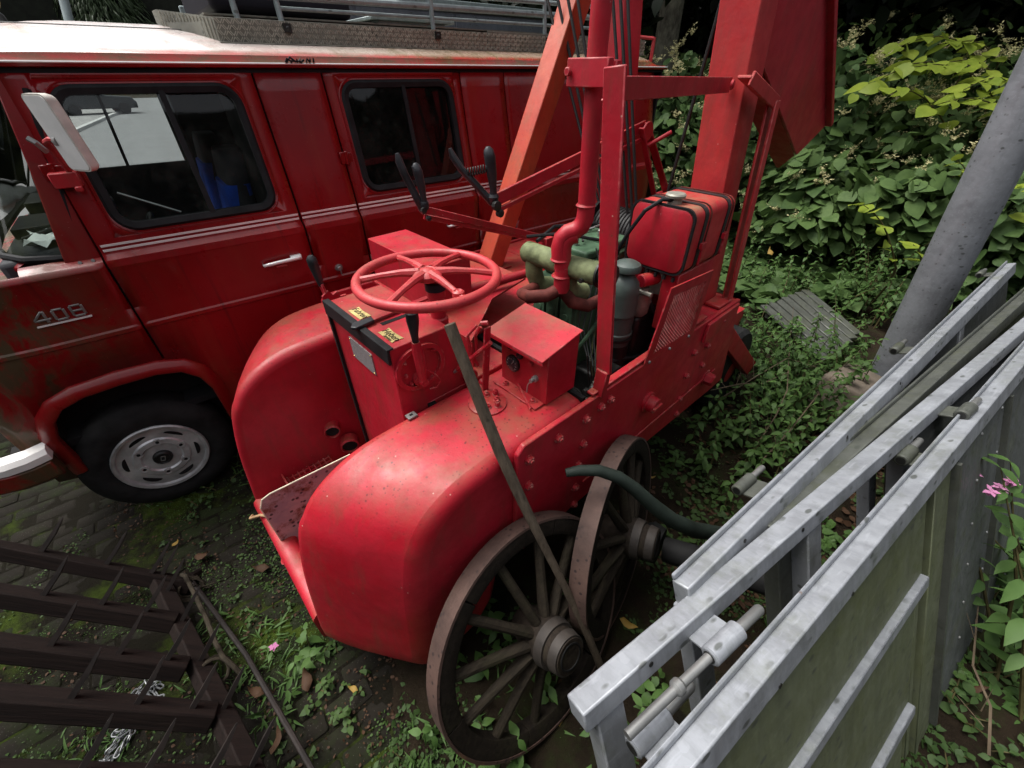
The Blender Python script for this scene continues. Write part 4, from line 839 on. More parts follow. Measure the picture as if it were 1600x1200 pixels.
def van_wheel(s, w_, par, detail=True):
    z = .372; ax = (0,-1,0)
    t_ = obj('wheel', G().lathe((s,w_+.20,z),ax,[(0,.235),(.0,.33),(.03,.36),(.05,.371),(.15,.371),(.172,.362),(.195,.33),(.205,.29),(.20,.255),(.192,.238),(.19,.225)],56,False), 'tyre', par, sharp=50)
    g = G(); zz = []
    for k in range(64):
        a = 2*math.pi*k/64; r0, r1 = .362, .333
        g.beam((s+math.cos(a)*.3745,w_+.045,z+math.sin(a)*.3745),(s+math.cos(a+.03)*.366,w_+.008,z+math.sin(a+.03)*.366),.018,.006,(math.cos(a),0,math.sin(a)))
    pass
    prof = [(0,.226),(.012,.228),(.020,.222),(.016,.208),(-.010,.198),(-.030,.176),(-.036,.166),(-.010,.150),(.008,.128),(.010,.100),(.0,.092),(-.002,.072)]
    rm = obj('rim', G().lathe((s,w_+.012,z),ax,prof,48), 'rim', t_)
    g = G(); rot = .35
    for k in range(6):
        a = 2*math.pi*k/6+rot; g.lathe((s+math.cos(a)*.112,w_+.006,z+math.sin(a)*.112),ax,[(-.004,.025),(.0045,.022),(.005,.018),(-.004,.017)],14)
    obj('lug_rim', g, 'rim', rm)
    for k in range(6):
        a = 2*math.pi*k/6+rot; obj('lug_nut', G().lathe((s+math.cos(a)*.112,w_+.008,z+math.sin(a)*.112),ax,[(-.004,.0175),(.0010,.0175),(.0025,.012),(.007,.008)],8), 'black', rm)
    for k in range(6):
        a = 2*math.pi*(k+.5)/6+rot; d = V3((math.cos(a),0,math.sin(a))); tt = V3((-math.sin(a),0,math.cos(a))); c = V3((s,w_+.0155,z))+d*.160
        pl_ = [c+tt*.047*math.cos(2*math.pi*i/16)+d*.021*math.sin(2*math.pi*i/16)+V3((0,1,0))*(.004-.30*(.021*math.sin(2*math.pi*i/16))-.008) for i in range(16)]
        obj('rim_slot', G().prism(pl_,(0,.004,0)), 'black', rm)
    obj('hub_cap', G().lathe((s,w_+.010,z),ax,[(0,.048),(.012,.046),(.020,.040),(.022,.034),(.018,.032),(.018,.0)],28), 'oil', rm)
    obj('hub_emblem', G().beam((s-.014,w_-.010,z-.010),(s-.004,w_-.010,z+.016),.004,.004).beam((s-.004,w_-.010,z+.016),(s+.014,w_-.010,z+.010),.004,.004).beam((s+.014,w_-.010,z+.010),(s+.004,w_-.010,z-.016),.004,.004).beam((s+.004,w_-.010,z-.016),(s-.014,w_-.010,z-.010),.004,.004), 'steel', rm)
    return t_
van_wheel(-.607, 2.60, va); van_wheel(2.35, 2.66, va)
obj('wheel', G().lathe((-.607,4.5,.372),(0,1,0),[(0,.36),(.18,.36)],32).lathe((2.35,4.5,.372),(0,1,0),[(0,.36),(.18,.36)],32), 'tyre', va)
# bumper end
g = G(); rings = []
for k, (s_, w_) in enumerate(((-.955,2.515),(-1.02,2.50),(-1.1,2.50),(-1.2,2.53),(-1.28,2.60),(-1.33,2.75),(-1.35,3.2))):
    dn_ = V3((0,1,0)) if k < 4 else V3((1,1,0)).normalized()
    rings.append([V3((s_,w_,z))+dn_*o_ for z, o_ in ((.535,.03),(.56,.0),(.655,-.008),(.66,.06),(.55,.09))])
obj('bumper', g.loft(rings), 'van', va, .008, 2)
g = G(); rings = []
for k, (s_, w_) in enumerate(((-.945,2.52),(-1.02,2.495),(-1.1,2.495),(-1.2,2.525),(-1.28,2.595),(-1.33,2.745),(-1.35,3.2))):
    rings.append([V3((s_,w_,z))+V3((0,1,0))*o_ for z, o_ in ((.662,-.004),(.70,-.006),(.724,.012),(.728,.075),(.665,.085))])
obj('bumper_top', g.loft(rings), 'white', va, .010, 3)
# front end: windscreen with pillar, cowl
def wsx(k): return [(-.352,2.655),(-.40,2.648),(-.50,2.668),(-.60,2.72),(-.68,2.82),(-.73,3.0),(-.75,3.3),(-.75,3.9),(-.73,4.2),(-.68,4.40),(-.60,4.50)][k]
def wrow(k0, k1, z):
    f = (2.17-z)/(2.17-1.53); out = []
    for k in range(k0, k1+1):
        s_, w_ = wsx(k); out.append((s_+.23*(1-f)*(1 if k > 1 else .55 if k == 1 else .15), w_+.055*(1-f)-.04*f+ (.02 if k > 3 else 0), z))
    return out
zz = lin(1.53, 2.17, 6)
gl = obj('windscreen', G().grid([wrow(1, 10, z) for z in lin(1.56, 2.13, 5)]), 'glassgreen', va)
edge_ = wrow(1, 10, 1.545)+wrow(1, 10, 2.145)[::-1]
obj('windscreen_gasket', G().tube(edge_, .017, 8, closed=True), 'rubber', va)
pp = [(-.36,2.645,1.52),(-.43,2.617,1.52),(-.40,2.700,2.20),(-.30,2.706,2.20)]
obj('windscreen_pillar', G().prism([(-.343,2.585,1.52),(-.47,2.588,1.52),(-.465,2.595,1.56),(-.40,2.648,1.90),(-.355,2.692,2.19),(-.325,2.705,2.205),(-.338,2.64,1.84)], (0,.03,0)), 'van', va, .004, 1)
g = G(); rows = []
for z, o_ in ((1.50,0),(1.515,.004),(1.53,.03),(1.535,.06)):
    rows.append([(s_,Ws(s_,1.50)+o_,z) for s_ in lin(-.345,-.62,6)]+[(wsx(k)[0]-.03+o_*.6,wsx(k)[1]-.035+o_*.4,z) for k in range(3,11)])
obj('cowl', g.grid(rows), 'van', va)
obj('front_body', G().grid([[(s_,Ws(s_,z)+.0,z) for s_ in lin(-1.05,-1.06,1)]+[(-1.12,2.80,z),(-1.17,3.0,z),(-1.19,3.6,z),(-1.17,4.2,z),(-1.1,4.5,z)] for z in (.5,.8,1.1,1.36)]).grid([[(-.72,2.72,1.42),(-.78,3.6,1.44),(-.72,4.5,1.42)],[(-1.05,2.72,1.36),(-1.19,3.6,1.36),(-1.05,4.45,1.36)]]), 'van', va)
# far side, floor, dashboard, seats
g = G(); Wf = 4.63
for s0, s1, z0, z1 in ((-.40,.3,.45,1.615),(-.40,-.345,1.615,2.085),(.215,3.75,.45,2.2),(-.345,.215,2.085,2.2)): g.b(s0,s1,Wf,Wf+.03,z0,z1)
obj('far_side', g, 'inside', va)
obj('far_window_divider', G().beam((-.16,4.60,1.60),(-.125,4.62,2.10),.02,.016).b(-.35,.22,4.60,4.63,1.60,1.625), 'rubber', va)
obj('far_window_pane', G().add([(-.35,4.645,1.61),(.22,4.645,1.61),(.22,4.645,2.09),(-.35,4.645,2.09)], [(0,1,2,3)]), 'glass', va)
obj('cab_floor', G().b(-.9,3.75,2.64,4.62,.62,.66).b(.62,.66,2.72,4.6,.66,2.2).b(3.74,3.76,2.7,4.62,.45,2.2), 'inside', va)
obj('dashboard', G().prism([(-.70,2.72,1.535),(-.42,2.72,1.555),(-.33,2.72,1.46),(-.36,2.72,1.10),(-.70,2.72,1.10)], (0,1.7,0)), 'dash', va, .02, 2)
obj('dash_tray', G().b(-.66,-.40,3.05,3.35,1.55,1.60).tube([(-.62,2.95,1.57),(-.45,3.0,1.60),(-.40,3.3,1.58)],.012,6).b(-.64,-.5,3.5,3.8,1.56,1.63), 'rubber', va, .006, 1)
obj('paper_on_dash', G().grid([[(-.60+.035*i+.01*math.sin(j*2),2.80+.05*j,1.575+.02*math.sin(i*2.3+j*1.7)) for i in range(5)] for j in range(6)]), 'paper', va, sharp=90)
obj('cab_steering_wheel', G().tube([V3((-.20,3.1,1.40))+V3((.19*math.cos(R(12*i))*.45,.19*math.sin(R(12*i)),.19*math.cos(R(12*i))*.9)) for i in range(30)],.012,8,closed=True).cyl((-.20,3.1,1.40),(-.5,3.1,1.25),.02), 'rubber', va)
for w0, lab in ((2.86, 1), (3.75, 0)):
    st = obj('seat', G().b(-.02,.40,w0,w0+.48,.98,1.12), 'seatgrey', va, .04, 3)
    bk = G().loft([[(s_+.13*(z-1.1),w_,z) for s_, w_ in rrect(.20,.32,w0+k,w0+.48-k,.05,4)] for z, k in ((1.08,.02),(1.3,0),(1.6,.0),(1.82,.05),(1.86,.10))])
    b_ = obj('seat_back', bk, 'seatgrey', st, sharp=70)
    obj('seat_cover', G().loft([[(s_+.13*(z-1.1)-.008,w_,z) for s_, w_ in rrect(.19,.325,w0-.006+k,w0+.41-k,.04,4)] for z, k in ((1.10,.02),(1.3,0),(1.55,.0),(1.70,.03))]), 'blue', st, sharp=70)
    obj('seat_cushion', G().b(-.03,.38,w0+.08,w0+.40,1.115,1.135), 'blue', st, .01, 2)
obj('dash_stalk', G().tube([(-.18,2.70,1.76),(.02,2.70,1.645)],.006,6), 'steel', va)
# roof with gutter
g = G(); rows = []
for s_ in lin(-.62, 3.80, 44):
    f = max(0, (-.05-s_)/.57); k = f**2*.10; bk_ = max(0, (s_-3.6)/.2)*.05
    pr_ = [(2.708,2.232),(2.716,2.240),(2.724,2.262),(2.738,2.272),(2.78,2.287),(2.90,2.318),(3.05,2.350),(3.25,2.382),(3.50,2.402),(3.65,2.406),(3.80,2.402),(4.05,2.382),(4.25,2.35),(4.4,2.318),(4.52,2.287),(4.56,2.272),(4.58,2.24)]
    rows.append([(s_+ (-.12*math.sin(math.pi*(i/16)) if f > .8 else 0), w_+ (.06*f*f if i < 8 else -.06*f*f), 2.235+(z-2.235)*(1-.55*f*f)-bk_*(i > 1)) for i, (w_, z) in enumerate(pr_)])
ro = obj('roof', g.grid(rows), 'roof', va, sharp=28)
obj('roof_seam', G().tube([(s_,3.12,2.3665) for s_ in lin(-.3, .55, 6)],.0022,4), 'oil', ro)
obj('roof_lining', G().b(-.3,3.7,2.72,4.6,2.20,2.215), 'inside', va)
obj('gutter', G().loft([[(s_,2.706-.0,2.212),(s_,2.680,2.216),(s_,2.676,2.230),(s_,2.682,2.231),(s_,2.686,2.221),(s_,2.712,2.234)] for s_ in (-.40,.5,1.5,2.5,3.78)]), 'van', va, .001, 1)
obj('gutter_edge', G().tube([(-.40,2.678,2.231),(1.5,2.678,2.231),(3.78,2.678,2.231)],.0042,6), 'chrome', va)
obj('gutter_shadow_seal', G().b(-.38,3.76,2.697,2.712,2.196,2.212), 'rubber', va)
# door furniture
def handle(s0, par, rp=True):
    z = 1.362; w_ = Ws(s0, z)
    h = obj('door_handle', G().tube([(s0-.085,w_-.005,z-.005),(s0-.085,w_-.030,z-.003),(s0-.06,w_-.034,z),(s0+.085,w_-.034,z+.004),(s0+.10,w_-.03,z+.004),(s0+.105,w_-.004,z+.004)],[.008,.009,.010,.011,.012,.012],8).b(s0+.055,s0+.112,w_-.03,w_-.002,z-.010,z+.018), 'chrome', par, .003, 1)
    obj('handle_recess', G().lathe((s0,w_+.001,z),(0,-1,0),[(0,.043),(.0025,.041)],20), 'black', par)
    obj('handle_pull', G().b(s0-.028,s0+.028,w_-.02,w_-.004,z-.033,z-.024), 'wheelred', h, .002, 1)
handle(.355, fd); handle(1.52, rd)
obj('filler_lock', G().lathe((.655,Ws(.65,1.25),1.25),(0,-1,0),[(0,.024),(.008,.024),(.010,.016),(.03,.015),(.033,.012)],16).b(.653,.657,2.515,2.535,1.22,1.25), 'steel', sp1)
def hinge(s0, z, par):
    w_ = Ws(s0, z)
    obj('door_hinge', G().b(s0-.035,s0-.004,w_-.02,w_,z-.03,z+.03).b(s0+.008,s0+.035,w_-.014,w_,z-.024,z+.024).cyl((s0,w_-.016,z-.034),(s0,w_-.016,z+.034),.011,10), 'van', par, .003, 1)
hinge(.868, 1.815, rd); hinge(-.335, 1.87, fd)
# mirror on its arm
mb = obj('mirror_arm', G().b(-.355,-.265,2.585,2.635,1.815,1.872).b(-.295,-.27,2.565,2.585,1.80,1.82).tube([(-.285,2.60,1.87),(-.285,2.585,1.90),(-.29,2.56,1.955),(-.295,2.53,1.985),(-.275,2.50,1.995),(-.25,2.485,1.99)],.011,8), 'wheelred', va, .004, 1)
obj('mirror_clamp', G().tube([(-.31,2.56,1.95),(-.325,2.545,1.985),(-.34,2.55,2.0)],.010,6).lathe((-.25,2.49,1.99),(.3,-.9,0),[(-.02,.02),(.0,.024),(.02,.02)],12), 'steel', mb)
mc, mu_, mv_ = V3((-.225,2.455,2.015)), V3((.55,-.80,.0)).normalized(), V3((.09,-.06,-1)).normalized()
mn = mu_.cross(mv_).normalized()
mo = obj('mirror_housing', G().loft([[mc+mu_*p[0]+mv_*p[1]+mn*d for p in rrect(-.062+k,.062-k,-.125+k,.125-k,.022,4)] for d, k in ((-.018,.0),(.004,.0),(.020,.006),(.026,.022))]), 'mirrorback', mb, sharp=60)
obj('mirror_glass', G().prism([mc+mu_*p[0]+mv_*p[1]-mn*.0181 for p in rrect(-.056,.056,-.119,.119,.018,4)], -mn*.002), 'chrome', mo)
# 408 badge
bd = []
def bdg(a, z): s_ = -.675+a; return (s_, Ws(s_, 1.33)-.010, 1.302+z)
obj_b = obj('badge', G().beam(bdg(0,-.004),bdg(.188,-.004),.012,.006), 'chrome', va)
for ch, ps in (('4', [[(.045,.008),(.045,.060)],[(.042,.060),(.004,.024)],[(.004,.022),(.060,.022)]]), ('0', [[(.075,.012),(.075,.054)],[(.075,.056),(.110,.056)],[(.112,.054),(.112,.012)],[(.110,.010),(.075,.010)]]), ('8', [[(.135,.012),(.135,.056)],[(.135,.058),(.172,.058)],[(.174,.056),(.174,.012)],[(.172,.010),(.135,.010)],[(.137,.034),(.172,.034)]])):
    g = G()
    for a, b_ in ps: g.beam(bdg(*a),bdg(*b_),.010,.008)
    obj('badge_digit', g, 'steel', obj_b, .0015, 1)
obj('cowl_screw', G().lathe((-.42,Ws(-.42,1.53)-.0,1.525),(0,-1,.3),[(0,.008),(.006,.007)],8).lathe((-.375,Ws(-.375,1.53),1.525),(0,-1,.3),[(0,.008),(.006,.007)],8), 'steel', va)
# roof rack: tread plate sides, rails
rk = obj('rack_side', G().b(.475,2.05,2.888,2.894,2.312,2.405).b(2.054,3.70,2.888,2.894,2.314,2.412).b(.47,3.70,2.862,2.889,2.310,2.314), 'tread', va, .001, 1)
obj('rack_front', G().prism([(.475,2.89,2.312),(.475,2.89,2.405),(.30,3.30,2.450),(.29,3.40,2.45),(.29,3.40,2.40),(.33,3.15,2.365)], (.006,.004,0)), 'tread', va)
obj('rack_floor', G().b(.45,3.70,2.93,4.3,2.415,2.422), 'tread', va)
g = G()
for i in range(150):
    for j in range(4):
        s_ = .49+.0215*i; z_ = 2.326+.022*j; sg = 1 if (i+j) % 2 == 0 else -1
        for q in (-.003, .003): g.beam((s_-.007*sg+q*1.6,2.8868,z_-.009),(s_+.007*sg+q*1.6,2.8868,z_+.009),.0034,.0036,(0,1,0))
kind(obj('tread_pattern', g, 'treadbar', rk, smooth=False), 'stuff')
g = G()
for i in range(16):
    g.beam((.466-.0105*i,2.905+.025*i,2.325+.0028*i),(.466-.0105*i,2.905+.025*i,2.400+.0028*i),.004,.004)
kind(obj('tread_pattern', g, 'treadbar', rk, smooth=False), 'stuff')
rl = obj('rack_rail', G().tube([(.28,3.35,2.52),(.33,3.0,2.505),(.40,2.93,2.50),(.62,2.92,2.498),(3.62,2.92,2.535)],.017,10).tube([(1.45,2.92,2.566),(3.62,2.92,2.60)],.013,10).tube([(.80,2.93,2.455),(3.62,2.92,2.47)],.009,8), 'rail', va)
for s_ in (.585,.785,1.66,2.57,3.55): obj('rack_post', G().cyl((s_,2.905,2.39),(s_,2.92,2.60 if s_ > 1 else 2.50),.014,10), 'rail', rl)
for s_ in (.785,1.66,2.57): obj('post_foot', G().lathe((s_+.012,2.884,2.375),(0,-1,0),[(0,.014),(.012,.013),(.018,.006)],10).b(s_-.005,s_+.03,2.87,2.89,2.36,2.395), 'oil', rl)
obj('rack_end_rail', G().cyl((3.70,2.80,2.12),(3.70,2.80,2.43),.014,8).cyl((3.70,2.80,2.42),(3.45,2.92,2.44),.012,8), 'wheelred', va)
obj('rack_lamp', G().lathe((3.42,2.86,2.36),(.4,-1,0),[(-.05,.03),(0,.05),(.02,.05)],18), 'castalu', va)
bx = obj('roof_box', G().b(.50,1.20,3.0,3.9,2.43,2.60), 'blackplastic', None, .03, 3); bx.matrix_world = FV; tag(bx, 'flat black plastic box lying on the front of the van roof rack', 'box')
ht = obj('roof_hatch_plate', G().b(1.30,1.86,2.98,3.45,2.440,2.457).b(1.35,1.8,3.0,3.4,2.422,2.441), 'rail', None, .003, 1); ht.matrix_world = FV; tag(ht, 'pale ribbed metal plate lying flat on the van roof rack', 'plate')
cl = G()
for k in range(9):
    a = random.uniform(0, 6.28); cl.tube([(.69+.016*k+random.uniform(-.01,.01),2.675,2.236),(.70+.016*k,2.672,2.246+random.uniform(0,.012)),(.705+.016*k+.02*math.cos(a),2.674,2.238)],.005,5)
o = obj('black_cable_tie', cl, 'rubber', None); o.matrix_world = FV; tag(o, 'tangle of black cord caught on the van roof gutter', 'cord')
an = thing('antenna', 'short antenna with pale wooden coloured rod on the front of the van roof', 'antenna', (-.32,3.55,2.385), FV)
obj('antenna_base', G().lathe((-.32,3.55,2.33),(0,0,1),[(0,.03),(.08,.026),(.10,.012)],12), 'oil', an)
obj('antenna_rod', G().tube([(-.32,3.55,2.42),(-.31,3.56,2.46),(-.27,3.58,2.56),(-.24,3.60,2.63)],[.010,.022,.022,.012],10), 'tan', an)

# ================================================================== CART WHEELS
def cart_wheel(label, c, az, tilt, a0):
    nrm = V3((math.sin(az)*math.cos(tilt), math.cos(az)*math.cos(tilt), math.sin(tilt)))
    xx = V3((math.cos(az), -math.sin(az), 0)); yy = nrm.cross(xx)
    m_ = Matrix((xx, yy, nrm)).transposed().to_4x4(); base = V3(c)-yy*.46*(1 if yy.z > 0 else -1)
    o = thing('cart_wheel', label, 'wheel', (0,0,0), None, 'wooden cart wheels leaning on the crane', wloc=base, rot=m_.to_euler())
    lc = m_.inverted().to_3x3() @ (V3(c)-base); ORG[o.name] = tuple(-lc)
    Rr, T = .46, .072; n_ = 72
    def ringsec(sec): return G().loft([[(r_*math.cos(2*math.pi*i/n_), r_*math.sin(2*math.pi*i/n_), z) for r_, z in sec] for i in range(n_+1)], cap=False)
    obj('iron_tyre', ringsec([(Rr-.010,-T/2),(Rr,-T/2),(Rr,T/2),(Rr-.010,T/2),(Rr-.010,-T/2)]), 'ironrim', o, sharp=40)
    for k in range(6):
        f0, f1 = 60*k+.4, 60*k+59.6
        obj('felloe', G().loft([[(r_*math.cos(R(f0+(f1-f0)*i/10)), r_*math.sin(R(f0+(f1-f0)*i/10)), z) for r_, z in ((.385,-.026),(.400,-.033),(.449,-.033),(.449,.033),(.400,.033),(.385,.026))] for i in range(11)]), 'felloe', o)
    for k in range(12):
        a = R(30*k+a0); d = V3((math.cos(a), math.sin(a), 0)); q = V3((-math.sin(a), math.cos(a), 0))
        g = G(); rings = []
        for r_, wy, wz, dz in ((.075,.020,.026,.045),(.12,.021,.026,.038),(.2,.0195,.021,.026),(.30,.019,.019,.012),(.392,.019,.019,.0)):
            rings.append([d*r_+q*wy*math.cos(2*math.pi*i/10)+V3((0,0,dz+wz*math.sin(2*math.pi*i/10))) for i in range(10)])
        obj('spoke', g.loft(rings), 'spoke', o)
    hb = obj('hub', G().lathe((0,0,-.08),(0,0,1),[(0,.06),(.03,.072),(.08,.088),(.16,.088),(.20,.078),(.265,.066)],32), 'hub', o)
    for h0, r_ in ((.165,.088),(.225,.074)): obj('hub_band', G().lathe((0,0,-.08+h0),(0,0,1),[(0,r_-.012),(.0,r_+.006),(.036,r_),(.036,r_-.012)],32,False), 'hubiron', hb)
    obj('axle_hole', G().lathe((0,0,.1795),(0,0,1),[(0,.052),(.008,.052),(.0085,.046),(-.02,.042),(-.02,.002)],28), 'black', hb)
    return o
cart_wheel('nearer wooden cart wheel with iron tyre leaning on the red fender under the stick', (.095,.70,.447), 2.38, .42, 8)
cart_wheel('second wooden cart wheel standing behind the nearer one with rusty tyre edge on', (.495,1.114,.472), 2.103, .205, 20)
# stick
sg = V3((.448,.576,0)); sdir = (V3((-.026,.930,1.212))-sg).normalized()
pts = []; rs = []
for i in range(13):
    t_ = 1.80*i/12; b_ = .012*math.sin(i*.55)
    pts.append(sg+sdir*t_+V3((b_, b_*.4, 0))); rs.append(.0135+.0045*math.sin(i*.9)*.4+.006*(i/12))
o = obj('wooden_stick', G().tube(pts, rs, 10), 'stick', None); tag(o, 'long weathered wooden stick leaning across the red fender and the nearer cart wheel', 'stick')
# curved guard bar
Mm = lambda u, v, z: FM @ V3((u, v, z))
def cpt(px, py, k):
    x, y = (px-800)/640, (600-py)/640; p_ = R(37.3255)
    return V3((0,0,CAM_H))+V3((x, math.cos(p_)+y*math.sin(p_), -math.sin(p_)+y*math.cos(p_)))*k
o = obj('curved_bar', G().tube([cpt(*q) for q in ((884,739,1.50),(905,735,1.50),(935,735,1.51),(965,745,1.53),(992,764,1.56),(1018,788,1.60),(1050,813,1.66),(1085,828,1.74),(1130,835,1.9),(1180,830,2.1))],[.016,.020,.022,.024,.026,.028,.032,.034,.034,.028],12), 'hose', None)
tag(o, 'dark green curved iron bar reaching from the steel frames over the second cart wheel', 'bar')
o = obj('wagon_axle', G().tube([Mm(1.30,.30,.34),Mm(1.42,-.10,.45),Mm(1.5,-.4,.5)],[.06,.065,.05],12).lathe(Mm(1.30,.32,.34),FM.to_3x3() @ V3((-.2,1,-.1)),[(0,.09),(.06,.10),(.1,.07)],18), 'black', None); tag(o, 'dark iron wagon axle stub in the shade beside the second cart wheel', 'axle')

# ================================================================== GALVANISED FRAMES
def steel_frame(label, d0, n0, yaw, x0, x1, H, mats=('galv','sheet'), sheets=(), bw=.085, lip=True, legs=(), mids=(), depth=.05, lean=66, zb=0.):
    al = R(90-55.6-yaw); ln = R(lean)
    X = V3((math.cos(al), math.sin(al), 0)); Yh = V3((-math.sin(al), math.cos(al), 0)); Y = Yh*math.cos(ln)+V3((0,0,math.sin(ln))); Z = X.cross(Y)
    m_ = Matrix((X, Y, Z)).transposed().to_4x4()
    base = FD @ V3((d0, n0, zb)); o = thing('metal_barrier', label, 'barrier', (0,0,0), None, 'galvanised metal barriers stacked beside the crane', wloc=base, rot=m_.to_euler()); ORG[o.name] = (0,0,0)
    fm, sm = mats
    tb = G().b(x0,x1,H-bw,H,-depth,0.)
    if lip: tb.b(x0,x1,H+.0005,H+.018,-depth,-depth+.008)
    obj('top_beam', tb, fm, o, .004, 2)
    for x in legs: obj('leg', G().b(x-.035,x+.035,.0,H-bw-.001,-depth,-.004), fm, o, .004, 2)
    for k, (y, x_0, x_1, wd_) in enumerate(mids):
        obj('cross_rail', G().b(x_0,x_1,y-wd_/2,y+wd_/2,-.03,.004).b(x_0,x_1,y+wd_/2+.0005,y+wd_/2+.006,-.03,-.02), fm, o, .003, 1)
    for (x_0, x_1, y0, y1, mt) in sheets: obj('sheet', G().b(x_0,x_1,y0,y1,-.022,-.016), mt, o)
    return o
def hinge_set(o, x, y, z, side, fm, L=.085, pin=.075, r=.018, flip=1):
    """hinge barrel with pin on a flat lug; the pin runs along the beam"""
    lug = obj('hinge_lug', G().b(x-.045,x+.045,y-.003,y+.003,min(z,z+side),max(z,z+side)), fm, o, .001, 1)
    zc = z+side; bl = obj('hinge_barrel', G().lathe((x-L*.6*flip,y+r*.6,zc),(flip,0,0),[(0,r*.8),(.003,r),(L,r),(L+.003,r*.8)],18), fm, o)
    obj('hinge_pin', G().lathe((x+(L*.4)*flip,y+r*.6,zc),(flip,0,0),[(0,r*.55),(pin-.006,r*.55),(pin,r*.4)],12), 'steel', bl)
    obj('barrel_bore', G().lathe((x-L*.6*flip-.0015,y+r*.6,zc),(flip,0,0),[(0,r*.62),(.001,r*.62)],12), 'oil', bl)
fD = steel_frame('nearest and longest galvanised frame with green algae sheets facing the weeds', 0, -.602, 0, -.75, 4.3, 1.370, ('galv','sheet'),
    sheets=[(-.75,1.50,.985,1.29,'sheet'),(-.75,1.46,.43,.94,'sheet'),(-.75,1.42,.02,.38,'sheet'),(1.60,1.78,.02,1.288,'sheet'),(1.80,4.25,.02,1.288,'sheet2')], legs=(), bw=.068, mids=[(.962,-.75,1.50,.040),(.405,-.75,1.46,.040)])
obj('leg', G().b(1.52,1.555,.0,1.30,-.05,-.03).b(1.565,1.60,.0,1.30,-.05,-.012), 'sheet', fD, .003, 1)
obj('edge_bar', G().b(1.72,1.74,.05,1.285,-.016,.006).b(2.35,2.37,.05,1.285,-.016,.003), 'galvold', fD)
for k in range(6): obj('rivet', G().lathe((2.05,.25+.2*k,-.0155),(0,0,1),[(0,.007),(.004,.005)],8).lathe((2.31,.25+.2*k,-.0155),(0,0,1),[(0,.007),(.004,.005)],8), 'steel', fD)
fC = steel_frame('open galvanised frame with mitred near corner, second from the weeds', 0, -.430, 1.9, .222, 3.6, 1.362, ('galv','sheet2'), sheets=[(1.75,3.55,.03,1.30,'sheet2')], legs=(.285,1.05,1.66), bw=.050, lip=False, depth=.052)
obj('base_rail', G().b(.25,3.5,.0,.05,-.055,-.002).b(.33,1.62,.62,.64,-.05,-.01), 'galvold', fC, .003, 1)
fB = steel_frame('dull grey weathered frame squeezed between the two bright open frames', 0, -.405, .4, .95, 4.6, 1.330, ('galvold','sheet'), sheets=[(1.9,4.6,.03,1.27,'sheet')], legs=(1.0,1.85,3.0), bw=.06, lip=True, depth=.05)
fA = steel_frame('farthest galvanised channel frame leaning against the thick grey pole', 0, -.425, -2.1, .62, 4.05, 1.366, ('galv','sheet'), sheets=[(2.2,3.98,.45,1.30,'sheet2')], legs=(.645,1.75,2.9), bw=.065, lip=True, depth=.045)
obj('base_rail', G().b(.65,4.0,.0,.05,-.045,-.002), 'galvold', fA, .003, 1)
for x in (1.10, 2.43, 3.92): hinge_set(fA, x, 1.33, -.04, -.085, 'galvold')
hinge_set(fB, 2.38, 1.26, -.0, .045, 'galvold')
obj('hinge_rod', G().cyl((.27,1.338,.060),(.53,1.338,.060),.0095,12).lathe((.395,1.338,.060),(1,0,0),[(0,.010),(.006,.0155),(.018,.0155),(.024,.010)],12), 'steel', fC)
for x in (.56, 1.93, 3.0): hinge_set(fC, x, 1.325, 0, .060, 'galv' if x < 1 else 'galvold', .095 if x < 1 else .085, .085, .021)
for x, f_ in ((.355, -1), (1.62, 1), (2.85, 1)): hinge_set(fD, x, 1.33, -.045, -.055, 'galv' if x < 1 else 'galvold', .095 if x < 1 else .085, .085, .021, 1)
for f_, xs in ((fC, (.40,.98)), (fA, (.86,1.5,2.0)), (fD, (.62,.95))):
    for x in xs: obj('bolt_hole', G().lathe((x,1.345 if f_ is not fD else 1.31,.0004),(0,0,1),[(0,.006),(.0012,.006)],10), 'oil', f_)
# grey pole
pb, pd = V3((3.163,2.749,0)), V3((-.068,.078,1)).normalized()
o = obj('steel_pole', G().tube([pb+pd*t_-pd*.1 for t_ in (0,1.5,3,5)], [.140,.132,.122,.108], 40), 'pole', None); tag(o, 'thick grey zinc coated steel pole leaning behind the frames', 'pole')
obj('pole_seam', G().tube([pb+pd*t_+V3((-.05,-.123+.006*t_,0)) for t_ in (.3,1.5,3)], .004, 5), 'pole', None).parent = o

# ================================================================== HARROW
Ks = 1.36; C0 = V3((0,0,CAM_H))
hp = C0+(V3((-1.275,.795,.604))-C0)*Ks
ha = V3((.81,.073,-.582)).normalized(); hc = -V3((-.413,-.634,-.654)).normalized(); hb_ = hc.cross(ha)*-1
hb_ = (V3((-.836,.348,.76))-V3((-1.275,.795,.604))); hb_ = -(hb_-ha*hb_.dot(ha)).normalized(); hc = ha.cross(hb_)
mh = Matrix((ha, hb_, hc)).transposed().to_4x4()
hw = thing('harrow', 'dark wooden tine harrow with iron spikes tilted over the paving', 'harrow', (0,0,0), None, None, wloc=hp, rot=mh.to_euler()); ORG[hw.name] = (0,0,0)
bars = [(0.0,.02,.062),(-.230*Ks,.03,.070),(-.437*Ks,.118,.074),(-.605*Ks,.232,.080),(-.80*Ks,.34,.080)]
for y, xr, wd_ in bars: obj('bar', G().beam((-1.25,y,0),(xr*Ks,y,0),wd_,.065,(0,0,1)), 'harrow', hw, .006, 2)
obj('side_beam', G().beam((-.10*Ks,.03,-.005),(.46*Ks,-.95*Ks,-.005),.075,.05,(0,0,1)), 'harrow', hw, .006, 2)
spk = {0: (-.452,-.267,-.128), 1: (-.335,-.19,-.07), 2: (-.22,-.066,.055), 3: (-.10,.038,.165), 4: (.0,.12,.25)}
